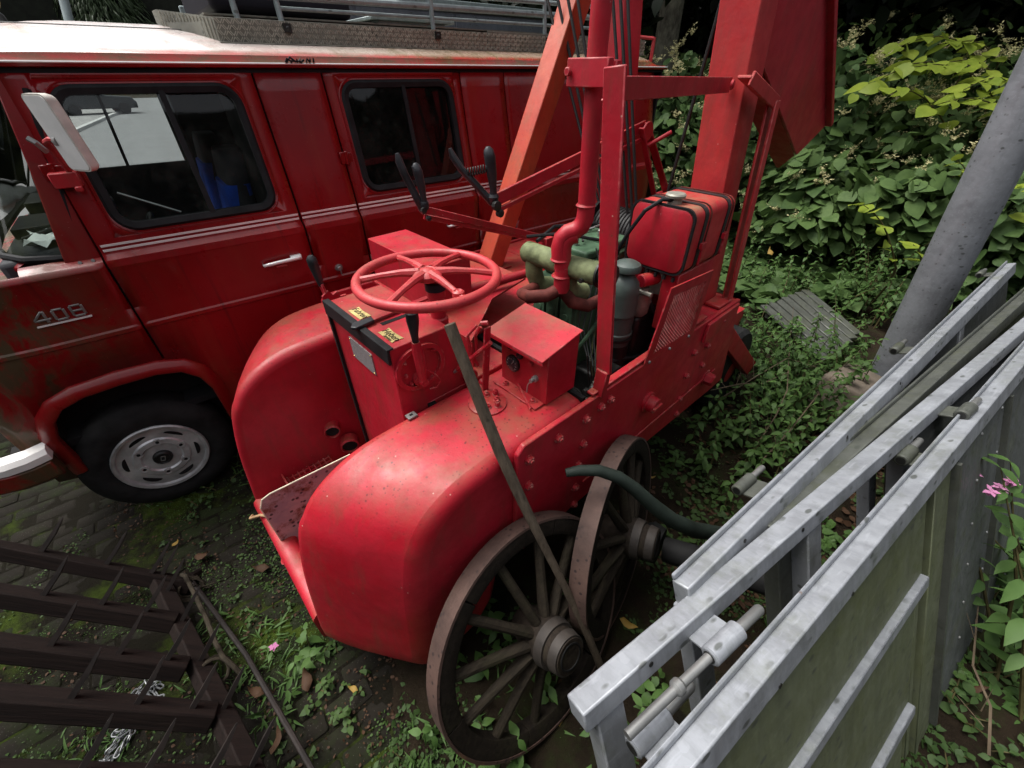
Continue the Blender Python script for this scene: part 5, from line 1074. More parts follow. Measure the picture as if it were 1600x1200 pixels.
for k, xs in spk.items():
    for x in xs:
        x *= Ks; y = bars[k][0]
        obj('tine', G().loft([[V3((x+a*s_+.012*(z > .1),y+b_*s_,z)) for a, b_ in ((-1,-1),(1,-1),(1,1),(-1,1))] for z, s_ in ((-.04,.010),(.12,.0085),(.18,.005),(.205,.0015))]), 'tine', hw, smooth=False)
for t_ in (.02,.10,.26,.44,.62,.80):
    x, y = -.10*Ks+.56*Ks*t_, .03-.98*Ks*t_
    obj('tine', G().loft([[V3((x+a*s_,y+b_*s_,z)) for a, b_ in ((-1,-1),(1,-1),(1,1),(-1,1))] for z, s_ in ((-.03,.009),(.12,.008),(.17,.004),(.19,.0015))]), 'tine', hw, smooth=False)
obj('iron_rod', G().tube([(-.02,.05,.03),(.27*Ks,-.36*Ks,.02),(.62*Ks,-.95*Ks,.0)],.011,8), 'tine', hw)
obj('wooden_peg', G().tube([(.0,.02,.03),(.05,.14,.035),(.075,.30,.06)],[.026,.022,.017],10), 'harrow', hw)
g = G()
rp_ = [(-.04,.0,.05),(-.02,.05,.075),(.06,.17,.06),(.15,.33,.055),(.22,.48,.055),(.27,.58,.06),(.32,.61,.05),(.36,.62,.03)]
obj('rope', g.tube([V3((p[0],-p[1],p[2])) for p in rp_],.010,8), 'rope', hw)
g = G()
for x, y in ((.27,.58),(.265,.60),(.02,.02),(.035,.03),(.01,.0)): g.tube([(x+.055*math.cos(R(30*i)),-y+.02*math.sin(R(30*i))*1.5,.0+.045*math.sin(R(30*i))) for i in range(12)],.007,6,closed=True)
for k in range(26):
    a = random.uniform(0,6.28); g.tube([(.05+.05*math.cos(a),.0+.05*math.sin(a),.03),(.05+.09*math.cos(a+.3),.01+.08*math.sin(a+.3),.05+random.uniform(-.02,.02))],.003,4)
kind(obj('rope_knot', g, 'rope', hw), 'stuff')
# chain
ch = thing('chain', 'heap of galvanised chain lying on the mossy paving under the harrow', 'chain', gpt(215,1120))
ORG[ch.name] = tuple(gpt(215,1120))
cpts = [(250,1072),(243,1068),(236,1072),(230,1080),(224,1088),(216,1093),(207,1095),(203,1090),(209,1084),(217,1079),(224,1072),(231,1066),(237,1075),(243,1084),(248,1090),(240,1096),(230,1099),(221,1097),(214,1090),(222,1084),(233,1090),(245,1098),(236,1102),(226,1103),(206,1130),(200,1138),(193,1146),(186,1154),(180,1162),(174,1170),(168,1180),(164,1189),(171,1190),(178,1183),(185,1175),(191,1167),(197,1158),(203,1149),(208,1140),(212,1132),(205,1136),(187,1140),(182,1147)]
lk = mesh_of(G().tube([(a+(.010 if a > 0 else -.010), b_, 0) for a, b_ in [(.009*math.cos(R(30*i)), .0085*math.sin(R(30*i))) for i in range(12)]], .0034, 6, closed=True), 'link', 'chain')
for i, (px, py) in enumerate(cpts):
    p = gpt(px, py, .015+.006*(i % 3)); q = gpt(*cpts[min(i+1, len(cpts)-1)], .015) if i+1 < len(cpts) else p+V3((.01,0,0))
    dv = q-p; o = obj('link', lk, None, ch, loc=p); o.rotation_euler = (R(90*(i % 2)+random.uniform(10,40)), random.uniform(-.2,.2), math.atan2(dv.y, dv.x))

o = obj('twine', G().tube([Mm(-.115,1.86,.36),Mm(-.125,1.80,.41),Mm(-.08,1.75,.445),Mm(-.02,1.68,.44)],.007,6), 'rope2', None); tag(o, 'short pale twine tied round the red front bumper of the crane', 'twine')
# slatted pallet, concrete block
Rz = FM.to_3x3()
pt_ = thing('slatted_pallet', 'grey green slatted metal pallet half buried in the weeds', 'pallet', gpt(1255,505)); ORG[pt_.name] = tuple(gpt(1255,505,.0))
c4 = [gpt(1192,478,.16), gpt(1262,452,.22), gpt(1345,520,.16), gpt(1292,566,.10)]
for i in range(7):
    f = (i+.1)/6.6; a = c4[0].lerp(c4[1], f); b_ = c4[3].lerp(c4[2], f); obj('slat', G().beam(a, b_, .085, .03), 'galvold', pt_, .005, 1)
for f in (.12,.5,.88): obj('runner', G().beam(c4[0].lerp(c4[3], f)-V3((0,0,.05)), c4[1].lerp(c4[2], f)-V3((0,0,.05)), .06, .06), 'galvold', pt_)
p = gpt(1310,632); o = obj('concrete_block', G().box((0,0,.14),(.42,.30,.30),(.05,.03,.5),top=None), 'concrete', None, .03, 3, loc=p); tag(o, 'mossy brown concrete block lying at the foot of the grey pole', 'block')
p = gpt(1245,846); o = obj('blue_tie', G().tube([p+V3((0,0,.03)),p+V3((.03,.01,.05)),p+V3((.07,-.01,.03))],[.012,.018,.010],8), 'bluetape', None); tag(o, 'scrap of blue plastic lying on the soil inside the open frame', 'plastic scrap')

# ================================================================== VEGETATION
def leaf_shape(w=.62, heart=True, fold=.16, droop=.25, nseg=5):
    """leaf of length 1 along +x, folded along its midrib, drooping to the tip; returns verts, faces"""
    mid = []; L = []; Rr = []
    if heart: prof = [(0,.12),(.06,.36),(.20,.50),(.40,.52),(.62,.42),(.82,.22),(.93,.09),(1.0,.0)]; base = -.08
    else: prof = [(0,.03),(.15,.28),(.36,.46),(.60,.38),(.82,.18),(1.0,.0)]; base = 0
    for x, y in prof:
        z = -droop*x*x; mid.append((x, 0, z))
        xo = x+(base if (x < .15 and heart and x > 0) else 0)-(.06 if heart and x == 0 else 0)
        L.append((xo, y*w, z+fold*y-.10*y*y)); Rr.append((xo, -y*w, z+fold*y*.9-.10*y*y))
    n_ = len(prof); vs_ = mid+L+Rr
    fs = []
    for i in range(n_-1):
        fs += [(i, i+1, n_+i+1, n_+i), (i, 2*n_+i, 2*n_+i+1, i+1)]
    return np.array(vs_, float), fs
def rotmats(d, up):
    """rows of unit directions d (leaf axis) and up hints -> (N,3,3)"""
    d = d/np.linalg.norm(d, axis=1, keepdims=True); y = np.cross(up, d); y /= np.linalg.norm(y, axis=1, keepdims=True)+1e-9; z = np.cross(d, y)
    return np.stack([d, y, z], axis=2)
def leaf_mass(name, pos, d, up, size, shape, mat):
    vs_, fs = shape; Rm = rotmats(d, up); N = len(pos)
    allv = (np.einsum('nij,vj->nvi', Rm, vs_)*size[:, None, None]+pos[:, None, :]).reshape(-1, 3)
    quads = np.array([f if len(f) == 4 else (*f, f[-1]) for f in fs]); nv = len(vs_)
    allf = (quads[None]+(np.arange(N)*nv)[:, None, None]).reshape(-1, 4)
    me = bpy.data.meshes.new(name); me.vertices.add(len(allv)); me.vertices.foreach_set('co', allv.ravel())
    me.loops.add(allf.size); me.loops.foreach_set('vertex_index', allf.ravel().astype(np.int32))
    me.polygons.add(len(allf)); me.polygons.foreach_set('loop_start', np.arange(0, allf.size, 4, dtype=np.int32)); me.polygons.foreach_set('loop_total', np.full(len(allf), 4, np.int32))
    me.polygons.foreach_set('use_smooth', np.ones(len(allf), bool))
    for m_ in (mat if isinstance(mat, list) else [mat]): me.materials.append(M[m_])
    me.update(calc_edges=True); me.validate(); return me
KN = [leaf_shape(.80, True, fo, dr) for dr, fo in ((.10,.10), (.20,.05), (.32,.14))]
OV = leaf_shape(.78, False, .14, .25); LN = leaf_shape(.46, False, .12, .3); NE = leaf_shape(.62, False, .10, .55)
def leafmesh(shape, mat, name='leaf'):
    me = bpy.data.meshes.new(name); me.from_pydata([tuple(p) for p in shape[0]], [], shape[1]); me.materials.append(M[mat])
    me.polygons.foreach_set('use_smooth', [True]*len(me.polygons)); return me
LM = {('k', i, m_): leafmesh(KN[i], m_) for i in range(3) for m_ in ('leaf', 'leafbright')}
LM['bal'] = leafmesh(LN, 'nettle'); LM['net'] = leafmesh(NE, 'nettle'); LM['weed'] = leafmesh(OV, 'weed')
def place_leaf(me, parent, p, d, up, s, base):
    d = V3(d).normalized(); y = V3(up).cross(d); y.normalize(); z = d.cross(y)
    o = bpy.data.objects.new('leaf', me); COL.objects.link(o); o.parent = parent
    o.matrix_local = Matrix.Translation(V3(p)-V3(base)) @ Matrix((d, y, z)).transposed().to_4x4() @ Matrix.Diagonal((s, s, s, 1)); return o
def stuffobj(name, me, parent):
    o = bpy.data.objects.new(name, me); COL.objects.link(o); o['kind'] = 'stuff'
    if parent is not None: o.parent = parent
    return o
view = np.array([0, 0, CAM_H])
def knotweed(label, x, y, z0, r, h, n_big=26, n_small=260, bright=0, bloom=14, seed=1, size=.21):
    rg = np.random.default_rng(seed); base = np.array([x, y, z0])
    t_ = thing('knotweed_shrub', label, 'shrub', tuple(base), None, 'knotweed shrubs behind the crane')
    # stems arching out from the base
    g = G(); tips = []
    for k in range(9):
        a = rg.uniform(0, 6.28); q = rg.uniform(.3, .95)*r; hh = h*rg.uniform(.7, 1.0)
        e = V3((x+q*math.cos(a), y+q*math.sin(a), z0+hh*.93)); m_ = V3((x+q*.35*math.cos(a), y+q*.35*math.sin(a), z0+hh*.6)); b_ = V3((x+q*.1*math.cos(a), y+q*.1*math.sin(a), z0-.05))
        g.tube([b_, b_.lerp(m_, .5), m_, m_.lerp(e, .6), e], [.011,.010,.009,.006,.003], 5); tips.append(e)
    kind(obj('stems', g, 'stem', t_), 'stuff')
    def shell(n_, inner=.55):
        u = rg.uniform(-1, 1, n_); az = rg.uniform(0, 6.283, n_); rr = rg.uniform(inner, 1.0, n_)**.7
        th = np.arccos(np.clip(rg.uniform(-.25, 1, n_), -1, 1))
        nrm = np.stack([np.sin(th)*np.cos(az), np.sin(th)*np.sin(az), np.cos(th)], 1)
        lump = 1+.16*np.sin(az*3+seed)+.12*np.sin(th*5+az*2+seed*2)
        pos = base+nrm*np.array([r, r, h*.56])*(rr*lump)[:, None]+np.array([0, 0, h*.42]); pos[:, 2] = np.maximum(pos[:, 2], z0+.05)
        return pos, nrm
    def dirs(nrm, n_):
        out = nrm*np.array([1, 1, .1]); out[:, :2] += rg.normal(0, .45, (n_, 2)); out[:, 2] = rg.uniform(-.75, .1, n_)
        up = nrm*.8+np.array([0, 0, .6])+rg.normal(0, .50, (n_, 3)); return out, up
    pos, nrm = shell(n_small, .25); d, up = dirs(nrm, n_small)
    stuffobj('foliage', leaf_mass('foliage', pos-base, d, up, size*rg.uniform(.45, 1.0, n_small), KN[1], 'leaf'), t_)
    # large single leaves on the side facing the yard
    pos, nrm = shell(n_big*8, .93); tv = view-pos; tv /= np.linalg.norm(tv, axis=1, keepdims=True)
    idx = np.argsort(-(nrm*tv).sum(1)+rg.uniform(0, .7, len(pos)))[:n_big]; d, up = dirs(nrm[idx], n_big)
    for i in range(n_big):
        br = 'leafbright' if i < bright else 'leaf'
        place_leaf(LM[('k', i % 3, br)], t_, pos[idx[i]], d[i], up[i], size*rg.uniform(.5, 1.25), base)
    if bloom:
        pos, nrm = shell(bloom*22, .9); k = 0; P_, D_ = [], []
        cen, cn = shell(int(bloom*1.7), .97)
        for c_, n2 in zip(cen, cn):
            for br_ in range(5):
                bd = np.array([rg.normal()*.7, rg.normal()*.7, rg.uniform(.5, 1.3)])+n2*.4; bd /= np.linalg.norm(bd); L_ = rg.uniform(.08, .20)
                for q in range(13):
                    f = q/13; P_.append(c_+n2*.05+bd*L_*f+np.array([0, 0, -.05*f*f])+rg.normal(0, .007, 3)); D_.append([rg.normal(), rg.normal(), rg.uniform(-.2, 1.0)])
        P_, D_ = np.array(P_), np.array(D_); stuffobj('flower_panicles', leaf_mass('flower_panicles', P_-base, D_, rg.normal(0, 1, P_.shape), rg.uniform(.014, .034, len(P_)), LN, 'bloom'), t_)
    return t_
KW = [
 (2.3,7.4,.9,2.15,24,420,0,60,'knotweed shrub with many cream flowers seen between wire ropes and right red post'),
 (1.5,8.0,.8,1.9,8,300,0,40,'knotweed shrub in flower behind the rear corner of the van'),
 (3.3,6.9,.9,2.0,14,400,0,40,'knotweed shrub half hidden behind the right red post and bracket'),
 (4.3,6.7,.95,2.30,30,480,0,46,'tall flowering knotweed shrub beside the drooping red jib plate'),
 (5.5,6.9,1.05,2.35,34,520,4,50,'broad knotweed shrub under the dark wood, cream blossom along its top'),
 (6.9,6.6,1.1,2.45,30,500,6,40,'knotweed shrub behind the upper part of the grey pole'),
 (8.2,6.0,1.2,2.5,24,460,4,20,'knotweed shrub at the far right beyond the grey pole'),
 (3.95,5.75,.72,1.45,40,420,0,14,'low dark leaved knotweed shrub below the tip of the red jib plate'),
 (4.85,5.55,.8,1.60,44,480,0,16,'dark leaved knotweed shrub in front of the broad shrub, left of the grey pole'),
 (5.7,5.2,.8,1.45,34,420,3,10,'dark knotweed shrub just behind the grey pole'),
 (6.6,5.0,.9,1.7,24,400,0,6,'dark knotweed shrub behind the far ends of the steel frames'),
 (4.9,8.6,1.3,2.55,10,420,0,30,'knotweed shrub in the back row below the black wood'),
 (7.0,8.8,1.4,2.8,10,420,0,24,'tall back row knotweed shrub to the right below the black wood'),
 (3.0,9.2,1.2,2.2,6,360,0,24,'back row knotweed shrub beside the lichened tree trunk')]
for i, (x, y, r, h, nb, ns, br, bl, lab) in enumerate(KW): knotweed(lab, x, y, .0+max(0, y-5.2)*.08, r, h, int(nb*1.5), int(ns*3.2), br, bl, 11+i, .21 if y < 6 else .185)
def spray(label, p0, p1, n_, s, seed):
    """arching yellow-green shoot with two rows of big leaves"""
    rg = np.random.default_rng(seed); p0, p1 = V3(p0), V3(p1); base = V3((p0.x, p0.y, 0.1))
    t_ = thing('knotweed_shoot', label, 'shoot', tuple(base), None, 'yellow green knotweed shoots'); t_.location = base
    def at_(f): q = p0.lerp(p1, f); return q+V3((0, 0, .28*math.sin(math.pi*min(1, f*.9))*(p1-p0).length*.5))
    low = V3((p0.x+.1, p0.y+.15, .1)); obj('stem', G().tube([low, low.lerp(p0, .5)+V3((.03,0,0)), p0]+[at_(f) for f in (.2,.4,.6,.8,1)],[.012,.011,.010,.008,.007,.006,.005,.003],6), 'stem', t_)
    ax = (p1-p0).normalized(); side = ax.cross(V3((0,0,1))).normalized()
    for i in range(n_):
        f = .08+.92*i/max(1, n_-1); sg = 1 if i % 2 else -1; p = at_(f)+V3(rg.normal(0,.012,3))
        d = side*sg*(1.0 if f < .95 else .2)+ax*.55+V3((0,0,rg.uniform(-.45,-.05))); up = V3((rg.normal()*.4, rg.normal()*.4-.25, 1))
        place_leaf(LM[('k', i % 3, 'leafbright')], t_, p, d, up, s*rg.uniform(.45,.98), base)
    return t_
def cpt(px, py, k):
    x, y = (px-800)/640, (600-py)/640; p_ = R(37.3255)
    return V3((0,0,CAM_H))+V3((x, math.cos(p_)+y*math.sin(p_), -math.sin(p_)+y*math.cos(p_)))*k
for i, (a, b_, n_, s_, lab) in enumerate([
 ((1500,120,5.2),(1330,165,4.7),13,.27,'yellow green knotweed shoot arching over the shrubs, lower left one of the bright group'),
 ((1530,95,5.3),(1395,85,5.0),12,.25,'topmost yellow green knotweed shoot against the dark wood'),
 ((1565,130,5.1),(1440,120,4.8),12,.26,'yellow green knotweed shoot in the middle of the bright group'),
 ((1580,190,4.7),(1450,175,4.5),11,.25,'yellow green knotweed shoot left of the pole, below the bright group'),
 ((1560,100,5.4),(1470,80,5.1),10,.24,'yellow green knotweed shoot at the top, nearest to the pole'),
 ((1480,200,4.9),(1365,150,4.6),12,.25,'yellow green knotweed shoot drooping in the left part of the bright group'),
 ((1560,165,4.9),(1420,115,4.65),14,.26,'yellow green knotweed shoot spreading across the centre of the bright group'),
 ((1590,150,4.9),(1500,150,4.5),11,.26,'yellow green knotweed shoot touching the pole from behind in the bright group'),
 ((1450,110,5.3),(1370,95,5.0),9,.22,'yellow green knotweed shoot among the cream blossom, upper left of the bright group'),
 ((1400,420,4.25),(1345,325,4.05),9,.20,'small yellow green knotweed shoot with round leaves low beside the grey pole'),
 ((1520,330,4.6),(1490,255,4.3),7,.22,'yellow green knotweed shoot right behind the grey pole at mid height'),
 ((1640,330,4.2),(1580,300,3.9),8,.22,'yellow green knotweed shoot at the right edge beyond the grey pole'),
 ((1440,425,4.2),(1425,385,4.0),5,.20,'lowest yellow green knotweed shoot touching the left side of the grey pole')]):
    spray(lab, cpt(*a), cpt(*b_), n_, s_, 50+i)
# leafy weeds with stalked pairs of leaves
def weed(label, p, h, nst, s, seed, lm='net', big=30, group='weeds on the soil', name='nettle_plant', spread=.5, flowers=0, shape=None, mat='nettle', top=None, fs=1.0):
    rg = np.random.default_rng(seed); base = V3(p); t_ = thing(name, label, 'weed', tuple(base), None, group)
    g = G(); P_, D_, U_, S_ = [], [], [], []; tips = []
    for k in range(nst):
        a = rg.uniform(0, 6.28); lean = spread*rg.uniform(.1, 1)*h; hh = h*rg.uniform(.55, 1); bb = V3((rg.normal()*.05*nst**.5, rg.normal()*.05*nst**.5, -.02)) if nst > 1 else V3((0,0,-.02))
        e = bb+V3((math.cos(a)*lean, math.sin(a)*lean, hh)); m_ = bb+V3((math.cos(a)*lean*.3, math.sin(a)*lean*.3, hh*.55))
        if top is not None:
            e = V3(top)-base+V3((rg.normal()*.07, rg.normal()*.07, -rg.uniform(0,.25)*(k > 0))); m_ = bb.lerp(e, .5)+V3((.03,.0,.04))
        g.tube([base+bb, base+m_, base+e], [.004+.004*h, .003+.003*h, .0015], 5); tips.append(base+e)
        nl = max(3, int(hh/(s*.55)))
        for j in range(nl):
            f = .25+.75*j/max(1, nl-1); q = bb.lerp(m_, f/.55) if f < .55 else m_.lerp(e, (f-.55)/.45)
            for sd_ in (0, 1):
                aa = j*1.57+sd_*3.14159+a+rg.normal()*.25; P_.append(q); D_.append((math.cos(aa), math.sin(aa), rg.uniform(-.4, .35))); U_.append((rg.normal()*.25, rg.normal()*.25, 1)); S_.append(s*rg.uniform(.6, 1.1)*(1.1-.45*f))
    kind(obj('stems', g, 'stem', t_), 'stuff')
    order = np.argsort(-np.array(S_)); nb = min(big, len(P_))
    for i in order[:nb]: place_leaf(LM[lm], t_, base+V3(P_[i]), D_[i], U_[i], S_[i], base)
    r_ = order[nb:]
    if len(r_): stuffobj('small_leaves', leaf_mass('small_leaves', np.array([tuple(P_[i]) for i in r_]), np.array([D_[i] for i in r_]), np.array([U_[i] for i in r_]), np.array([S_[i] for i in r_]), shape or NE, mat), t_)
    for k in range(flowers):
        q = tips[k % len(tips)]+V3((rg.normal()*.05, rg.normal()*.05, rg.uniform(-.10, .02))); g = G()
        for j in range(5):
            aa = j*1.257+rg.uniform(0,1); d = V3((math.cos(aa), math.sin(aa), rg.uniform(-.3,.6))); y = d.cross(V3((0,0,1))).normalized()
            g.add([q, q+d*.010*fs+y*.009*fs, q+d*.022*fs+V3((0,0,-.004)), q+d*.010*fs-y*.009*fs], [(0,1,2,3)])
        g.tube([q-V3((0,0,.016))*fs, q],[.006*fs,.004*fs],5); obj('flower', g, 'pink', t_, smooth=False)
    return t_
U_list = [((1130,690),.35,6,'leafy nettle clump at the rear lower edge of the red side plate'),((1180,640),.42,7,'dense nettle clump in the middle of the weeds behind the crane'),((1240,700),.30,6,'nettle clump just above the farthest steel frame'),((1180,740),.22,5,'low nettle on the bare soil near the upright pin'),
 ((1260,600),.45,7,'tall nettle clump in front of the concrete block'),((1230,540),0.21,7,'tall nettle clump between the crane and the slatted pallet'),((1300,520),0.18,6,'nettle clump over the near edge of the slatted pallet'),((1350,495),.60,8,'tall pale green balsam like clump left of the grey pole'),
 ((1230,450),0.17,6,'nettle clump at the far edge of the slatted pallet'),((1185,465),.50,6,'nettle clump at the back foot of the red post bracket'),((1335,450),.62,8,'clump of leafy weeds behind the slatted pallet'),((1322,570),0.14,6,'small nettle clump growing on the mossy block'),((1240,650),.40,7,'nettle clump in front of the block, above the frames'),((1140,750),.16,4,'tiny nettle on the brown soil beside the second cart wheel'),((1160,590),.55,6,'tall wispy nettle reaching up beside the rear strut'),((1200,600),.42,7,'nettle clump tangled with dry twigs')]
for i, (q, h, ns, lab) in enumerate(U_list): weed(lab, gpt(*q), h*1.4, int(ns*2.6), .085, 100+i, big=30)
for i, (q, h, ns, s_, lab) in enumerate([((715,1165),.16,3,.085,'nettle at the foot of the nearer cart wheel, front left'),((765,1185),.15,4,.08,'nettle under the front edge of the nearer cart wheel'),((835,1140),.22,4,.095,'nettle growing up through the spokes of the nearer cart wheel'),((875,1185),.16,4,.09,'nettle between the nearer cart wheel and the mitred frame corner'),((648,1150),.13,3,.075,'small nettle left of the nearer cart wheel'),((955,1185),.22,4,.095,'nettle inside the mitred corner of the open frame'),((985,1080),.24,3,.09,'nettle behind the lower hinge pin of the open frame'),((745,1010),.20,4,.10,'nettle behind the spokes below the red fender'),((800,1010),.22,4,.09,'nettle behind the hub of the nearer cart wheel'),((490,1010),.14,3,.09,'broad leaved weed under the corner of the red front bumper'),((1205,960),.30,3,.08,'weed rising between the two nearest frames')]):
    weed(lab, gpt(*q), h, ns, s_, 200+i, big=24, group='nettles round the cart wheels')
for i, (q, h, ns, s_, lab) in enumerate([((545,1100),.09,6,.045,'patch of small weeds in front of the red fender'),((515,1060),.07,5,.04,'small weed patch left of the fender foot'),((345,765),.09,4,.05,'small weed beside the van tyre'),((300,795),.06,4,.04,'tiny weed in the joint below the van tyre'),((480,1160),.07,5,.04,'small weed patch at the front edge beside dead leaves'),((400,900),.05,4,.035,'tiny weed on the mossy paving beside the bumper'),((600,1150),.08,5,.045,'small weed patch between fender and cart wheel'),((330,880),.06,3,.04,'tiny weed beside the harrow corner'),((370,1010),.05,5,.035,'flat moss weed on the paving right of the harrow')]):
    weed(lab, gpt(*q), h, ns*2, s_, 300+i, 'weed', big=10, group='small weeds on the paving', name='low_weed', spread=.9, shape=OV, mat='weed')
weed('tiny pink flowered balsam seedling on the paving before the crane', gpt(445,1058), .13, 2, .075, 331, 'bal', 10, 'pink balsam plants', 'balsam_plant', .3, 3, LN)
pB = V3((1.98, 1.05, 0)); 
weed('tall pink flowered balsam standing against the nearest barrier', gpt(1556,1095), 1.05, 3, .15, 340, 'bal', 34, 'pink balsam plants', 'balsam_plant', .16, 9, LN, top=cpt(1552,700,1.62), fs=1.15)
weed('balsam at the right edge with drooping long leaves', gpt(1620,1010), .95, 4, .17, 341, 'bal', 40, 'pink balsam plants', 'balsam_plant', .18, 3, LN, top=cpt(1600,790,1.75), fs=1.15)
weed('short balsam low at the right edge below the pink flowers', gpt(1585,1000), .45, 4, .13, 342, 'bal', 30, 'pink balsam plants', 'balsam_plant', .35, 1, LN)
for i, (q, h, ns, s_, lab) in enumerate([((1545,1185),.12,7,.06,'round leaved ground weed in the lower right corner'),((1490,1150),.10,7,.055,'round leaved ground weed at the foot of the nearest frame'),((1580,1085),.16,7,.07,'leafy weed at the right edge on dark soil'),((1505,1110),.10,6,.05,'small weed just right of the nearest frame'),((1575,1150),.13,7,.06,'ground weed filling the right corner'),((1565,960),.22,5,.08,'leafy weed under the balsam stems')]):
    weed(lab, gpt(*q), h, ns*2, s_, 360+i, 'weed', big=24, group='ground weeds beside the nearest frame', name='ground_weed', spread=.8, shape=OV, mat='weed')
# dry twigs over the weeds
for i, (a, b_, c_) in enumerate([((1130,620,3.1),(1230,560,3.2),(1330,600,3.3)),((1180,700,2.9),(1230,610,3.1),(1240,480,3.5)),((1110,610,2.9),(1190,600,3.1),(1270,575,3.4)),((1250,680,3.0),(1300,610,3.3),(1350,540,3.7)),((1190,720,2.7),(1260,640,2.9),(1330,560,3.2)),((1545,1180,1.6),(1520,1040,1.75),(1530,930,1.9))]):
    a, b_, c_ = cpt(*a), cpt(*b_), cpt(*c_); tt = thing('dry_twig', ['thin dry twig arching towards the concrete block','upright dry twig above the weeds','thin dry twig crossing the rear corner of the crane','dry twig leaning on the grey pole','long dry bramble above the farthest frame','dry stalk beside the nearest frame'][i], 'twig', tuple(a), None, 'dry twigs in the weeds')
    g = G().tube([a, a.lerp(b_, .5)+V3((.02,0,.03)), b_, b_.lerp(c_, .5)+V3((-.02,0,.03)), c_], [.005,.0045,.004,.003,.0015], 5)
    for k in range(4): f = .3+.17*k; p = a.lerp(b_, f) if f < .5 else b_.lerp(c_, f-.3); g.tube([p, p+V3((random.uniform(-.1,.1), random.uniform(-.05,.1), random.uniform(.02,.14)))], [.0025,.001], 4)
    obj('stalk', g, 'twig', tt)
# ground cover: moss tufts, grass, small leaves, litter
def scatter(n_, fn, size, shape, mat, name, upn=.35, rise=(-.1, .9)):
    pts_ = []
    while len(pts_) < n_:
        p = fn()
        if p is not None: pts_.append(p)
    pts_ = np.array(pts_); N = len(pts_); az = rng.uniform(0, 6.28, N)
    d = np.stack([np.cos(az), np.sin(az), rng.uniform(*rise, N)], 1); up = rng.normal(0, upn, (N, 3))+np.array([0, 0, 1])
    return stuffobj(name, leaf_mass(name, pts_, d, up, rng.uniform(*size, N), shape, mat), None)
def clumpy(x0, x1, y0, y1, thr, sc, seed, excl=None, z=.0):
    ph = np.random.default_rng(seed).uniform(0, 6.28, 6)
    def f():
        x, y = rng.uniform(x0, x1), rng.uniform(y0, y1)
        v = math.sin(x*sc+ph[0]+1.3*math.sin(y*sc*.7+ph[1]))+math.sin(y*sc*1.2+ph[2]+1.1*math.sin(x*sc*.9+ph[3]))+.6*math.sin((x+y)*sc*2.3+ph[4])
        if v < thr: return None
        if excl and excl(x, y): return None
        return (x, y, z+rng.uniform(0, .008))
    return f
def insoil(x, y):
    q = FM.inverted() @ V3((x, y, 0)); return (.1 < q.x < 2.6 and .7 < q.y < 2.3)
LNs = leaf_shape(.16, False, .1, .5)
scatter(5200, clumpy(-2.6,-.2,.2,2.8,.9,5,1), (.006,.016), OV, 'weed', 'moss_tufts', .6, (0,1.2))
scatter(7000, clumpy(-2.8,-.3,.5,3.0,1.15,6,12), (.003,.008), OV, 'nettle', 'moss_cushions', .7, (0,1.4))
scatter(2600, clumpy(-2.4,1.6,.1,2.6,.5,4,2), (.007,.018), OV, 'weed', 'creeping_weeds', .5)
scatter(5200, clumpy(-.5,1.8,.15,1.4,-.2,4,18,insoil,.006), (.010,.032), OV, 'weed', 'weeds_by_the_wheels', .5, (-.1,.9))
scatter(2600, clumpy(1.7,4.2,.1,1.7,-.6,4,19,None,.01), (.03,.075), OV, 'nettle', 'barrier_weeds', .45, (-.1,.8))
scatter(1500, clumpy(-2.4,.3,.2,2.6,.8,4,3), (.03,.08), LNs, 'nettle', 'grass_tufts', .5, (.3,1.6))
scatter(5200, clumpy(.9,5.5,1.2,5.6,.1,3,4,insoil,.03), (.025,.06), OV, 'weed', 'undergrowth', .4, (-.1,.8))
scatter(3000, clumpy(1.0,4.6,.2,2.4,.0,3,5,None,.02), (.02,.05), OV, 'weed', 'ground_cover', .4, (-.1,.6))
scatter(2600, clumpy(.1,3.2,.2,3.2,-.6,4,6,insoil,.012), (.02,.055), OV, 'dead', 'leaf_litter', .5, (-.2,.35))
scatter(2200, clumpy(-2.6,.4,.2,2.8,-.2,7,15,insoil,.004), (.006,.020), OV, 'dead', 'dry_litter', .6, (-.2,.5))
scatter(3000, clumpy(2.6,8.5,4.2,7.5,-2,3,7,None,.15), (.10,.24), KN[2], 'leaf', 'low_knotweed_cover', .5, (-.3,.6))
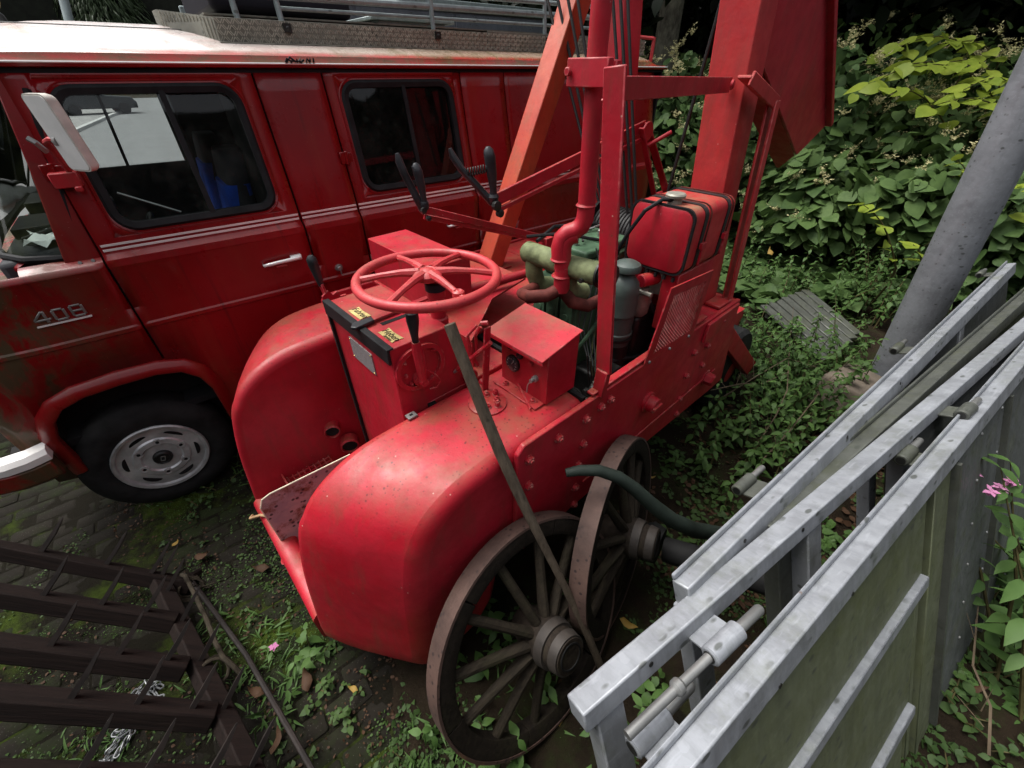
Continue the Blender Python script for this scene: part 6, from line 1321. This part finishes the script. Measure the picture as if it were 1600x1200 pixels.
# single fallen leaves
fl_me = {m_: leafmesh((leaf_shape(.52, False, -.3, -.15)[0]*np.array([1,1,1])+np.array([[0,.03*math.sin(9*p[0]),.10*math.sin(7*p[0]+5*p[1])] for p in leaf_shape(.52, False, -.3, -.15)[0]]), leaf_shape(.74, False)[1]), m_, 'fallen_leaf') for m_ in ('dead', 'deady')}
for i, (q, s_, m_, lab) in enumerate([((305,872),.11,'dead','brown curled fallen leaf behind the harrow peg'),((415,1085),.08,'dead','flat brown fallen leaf on the paving near the pink seedling'),((482,1082),.10,'dead','pale brown curled leaf standing beside the small weeds'),((400,1172),.11,'dead','brown fallen leaf at the front edge near the iron rod'),((425,1180),.09,'dead','crumpled brown leaf beside the iron rod'),((880,1125),.13,'deady','large yellow leaf at the mitred frame corner'),((968,968),.09,'deady','yellow orange leaf behind the mitred frame'),((422,888),.09,'dead','dull brown leaf beside the bumper'),((560,1080),.05,'deady','small yellow leaf among the weeds before the fender'),((1010,745),.06,'deady','small yellow leaf on the soil behind the second cart wheel'),((1095,1060),.08,'dead','rust brown leaf under the hinge pin'),((1485,1065),.12,'dead','red brown leaf right of the nearest frame'),((270,855),.05,'deady','small tan leaf near the harrow'),((1190,440),.13,'deady','yellow leaf caught in the nettles behind the crane')]):
    p = gpt(*q, .02); o = bpy.data.objects.new('fallen_leaf', fl_me[m_]); COL.objects.link(o); o.location = p+V3((0,0,.35 if i == 13 else .012)); o.scale = (s_,)*3
    o.rotation_euler = (random.uniform(-.4,.4), random.uniform(-.5,.2), random.uniform(0,6.28)); tag(o, lab, 'leaf', 'fallen leaves')

# ================================================================== BACKGROUND: trees, wood, street
def tree(label, x, y, h, r0, crown_r, crown_z, n_, seed, name='broadleaf_tree', lm='wood_leaf', ls=.22, group='trees at the back'):
    rg = np.random.default_rng(seed); t_ = thing(name, label, 'tree', (x, y, 0), None, group)
    g = G(); g.tube([(x,y,-.1),(x+.05,y,h*.15),(x+.02,y+.05,h*.4),(x-.05,y,h*.7),(x,y,h)],[r0*1.25,r0,r0*.9,r0*.6,r0*.2],14)
    cl_ = []
    for k in range(14):
        a = rg.uniform(0,6.28); z_ = rg.uniform(crown_z-.5, h*.95); q = crown_r*rg.uniform(.5,1)*(1-.4*abs((z_-crown_z)/(h-crown_z+.1)-.4)); e = V3((x+q*math.cos(a), y+q*math.sin(a), z_+rg.uniform(.1,.8)))
        g.tube([(x,y,z_-.6),V3((x,y,z_-.6)).lerp(e,.5)+V3((0,0,.15)),e],[r0*.25,r0*.15,.02],6); cl_ += [e, V3((x,y,z_-.4)).lerp(e,.6), V3((x,y,z_)).lerp(e,.3)]
    obj('trunk', g, 'bark', t_)
    c_ = np.array([tuple(p) for p in cl_]); idx = rg.integers(0, len(c_), n_); pos = c_[idx]+rg.normal(0, crown_r*.22, (n_,3)); d = rg.normal(0,1,(n_,3)); d[:,2] -= .4
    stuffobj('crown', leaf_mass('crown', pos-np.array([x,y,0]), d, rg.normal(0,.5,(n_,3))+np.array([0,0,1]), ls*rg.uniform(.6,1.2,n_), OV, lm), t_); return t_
tree('tree with pale lichened trunk standing behind the mast', 2.55,8.9,8.5,.20,3.0,4.3,5200,1,ls=.26)
for i, (x, y, h, lab) in enumerate([(5.2,10.5,9,'dark tree deep in the wood behind the flowering shrubs'),(8.6,9.6,9,'dark tree above the right shrubs behind the pole'),(11.0,7.0,8.5,'dark tree at the far right edge of the wood'),(.6,11.5,9,'dark tree behind the roof rack of the van'),(7.0,12.0,10,'dark tree farthest back in the wood'),(3.6,12.5,10,'dark tree behind the lichened trunk')]):
    tree(lab, x, y, h, .18, 3.0, 3.6, 5200, 20+i, ls=.28)
g = G(); rows = []
for i in range(73):
    a = R(-12+282*i/72); rows.append([])  # real wood at back; unseen arc behind the camera added to block low sky
    for j, (rr, z_) in enumerate(((12.2,.0),(13.5,2.2),(15.0,4.6),(17,7.5),(19,9.5),(24,10.5))):
        q = rr+.5*math.sin(i*1.7+j*2); rows[-1].append((math.sin(a)*q+1, math.cos(a)*q+1, z_+.3*math.sin(i*2.3+j)))
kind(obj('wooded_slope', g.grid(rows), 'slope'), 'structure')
n_ = 44000; a = rng.uniform(R(-12), R(270), n_); t_ = rng.uniform(0, 1, n_)**.8; rr = 11.6+5.5*t_+rng.normal(0,.35,n_); z_ = .2+8*t_+rng.normal(0,.4,n_)  # leaves follow the slope, its added arc behind the camera included
pos = np.stack([np.sin(a)*rr+1, np.cos(a)*rr+1, z_], 1); d = rng.normal(0,1,(n_,3)); d[:,2] -= .5
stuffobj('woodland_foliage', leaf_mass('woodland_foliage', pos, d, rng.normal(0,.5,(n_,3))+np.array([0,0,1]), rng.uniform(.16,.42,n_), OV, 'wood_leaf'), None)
def conifer(label, x, y, h, r, seed):
    rg = np.random.default_rng(seed); t_ = thing('conifer', label, 'tree', (x,y,0), None, 'conifers across the street')
    obj('trunk', G().tube([(x,y,0),(x,y,h)],[.22,.03],8), 'bark', t_); n_ = 15000
    f = rg.uniform(0,1,n_)**.8; zz_ = .2+(h-.3)*f; rad = r*(1-f)*rg.uniform(.55,1.05,n_)+.15; az = rg.uniform(0,6.28,n_)
    pos = np.stack([np.cos(az)*rad, np.sin(az)*rad, zz_],1); d = np.stack([np.cos(az), np.sin(az), rg.uniform(-1.1,-.2,n_)],1)
    stuffobj('crown', leaf_mass('crown', pos, d, rg.normal(0,.4,(n_,3))+np.array([0,0,1]), rg.uniform(.6,1.2,n_), LNs, 'conifer'), t_)
for i, (px, k, h, lab) in enumerate([(-60,27,11,'dark conifer at the left edge across the street'),(30,29,13,'dark conifer behind the antenna'),(90,26,10,'dark conifer behind the grey lamp post'),(150,29,13,'dark conifer above the front of the van roof'),(205,26,11,'dark conifer just left of the grey trailer'),(275,31,14,'dark conifer rising behind the grey trailer'),(-150,30,13,'dark conifer beyond the left edge'),(340,34,14,'dark conifer behind the van rack rail')]):
    p = gpt(px, 160) if 0 else V3(((px-800)/640*k, k*1.2577, 0)); conifer(lab, p.x*2.1, p.y*2.1, h*1.9, 7.2, 70+i)
g = G(); rows = []
for i in range(25):
    a = R(-85+80*i/24); rows.append([(math.sin(a)*q+.6*math.sin(i*1.9+j), math.cos(a)*q, z_+.8*math.sin(i*2.3+j)*(j > 0)) for j, (q, z_) in enumerate(((82,-.1),(84,9),(88,18),(96,28)))])
kind(obj('far_hillside', g.grid(rows), 'slope'), 'structure')
a, b_ = cpt(109, 37, 3.25), cpt(84, -60, 3.15); o = obj('roof_pole', G().tube([a-(b_-a)*.06, a, b_],.030,14).lathe(a-(b_-a)*.07,(0,0,1),[(0,.06),(.012,.06),(.014,.035)],14), 'rail', None); tag(o, 'pale grey pole standing on the far side of the van roof', 'pole')
tr = thing('grey_trailer', 'grey sheet metal box trailer parked on the far side of the van', 'trailer', (4.2,6.8,0), FV)
bd_ = obj('body', G().b(1.05,5.2,5.9,7.9,.75,2.86), 'greysteel', tr, .02, 2)
for k in range(3): obj('panel', G().b(1.10+1.3*k,2.36+1.3*k,5.885,5.90,.85,2.78), 'greysteel', bd_, .006, 1)
obj('top_rail', G().b(1.05,5.2,5.86,5.90,2.80,2.90).b(.95,1.05,5.9,7.9,2.30,2.40).b(.75,.80,6.1,6.16,2.2,2.7), 'rail', bd_, .008, 2)
for s_ in (2.5, 3.6): obj('wheel', G().lathe((s_,5.92,.4),(0,1,0),[(0,.26),(0,.38),(.03,.4),(.2,.4)],24), 'tyre', tr)
obj('drawbar', G().b(.2,1.05,6.85,6.95,.6,.7).b(.3,.4,6.85,6.95,.0,.7), 'black', tr)
# parked car seen through the cab
cp = gpt(92,182); cq = thing('parked_car', 'dark parked car seen through the van cab window, its tail towards the yard', 'car', (0,0,0), None, None, wloc=cp, rot=(0,0,R(52))); ORG[cq.name] = (0,0,0)
prof = [(-.1,.35),(-.12,.55),(-.08,.95),(.05,1.02),(.35,1.42),(1.6,1.50),(2.6,1.02),(3.9,.90),(4.1,.6),(4.05,.3)]
cb_ = obj('body', G().loft([[(p[0],y,p[1]*(.985 if abs(y) > .8 else 1)) for p in prof] for y in (-.86,-.80,.80,.86)]), 'carpaint', cq, .05, 3)
obj('rear_window', G().add([(.10,-.62,1.06),(.10,.62,1.06),(.33,.56,1.38),(.33,-.56,1.38)],[(0,1,2,3)]), 'dial', cq)
obj('bumper', G().b(-.20,-.05,-.84,.84,.40,.60), 'carpaint', cq, .04, 3)
obj('number_plate', G().b(-.135,-.122,-.27,.27,.70,.82), 'yellowplate', cq)
for y in (-.72,.72): obj('tail_lamp', G().b(-.13,-.05,y-.10,y+.10,.72,.95), 'lamp', cq, .02, 2)
for x in (.75,3.3):
    for y in (-.90,.72): obj('wheel', G().lathe((x,y,.31),(0,1,0),[(0,.2),(0,.29),(.02,.31),(.16,.31),(.18,.29),(.18,.2)],24), 'tyre', cq)
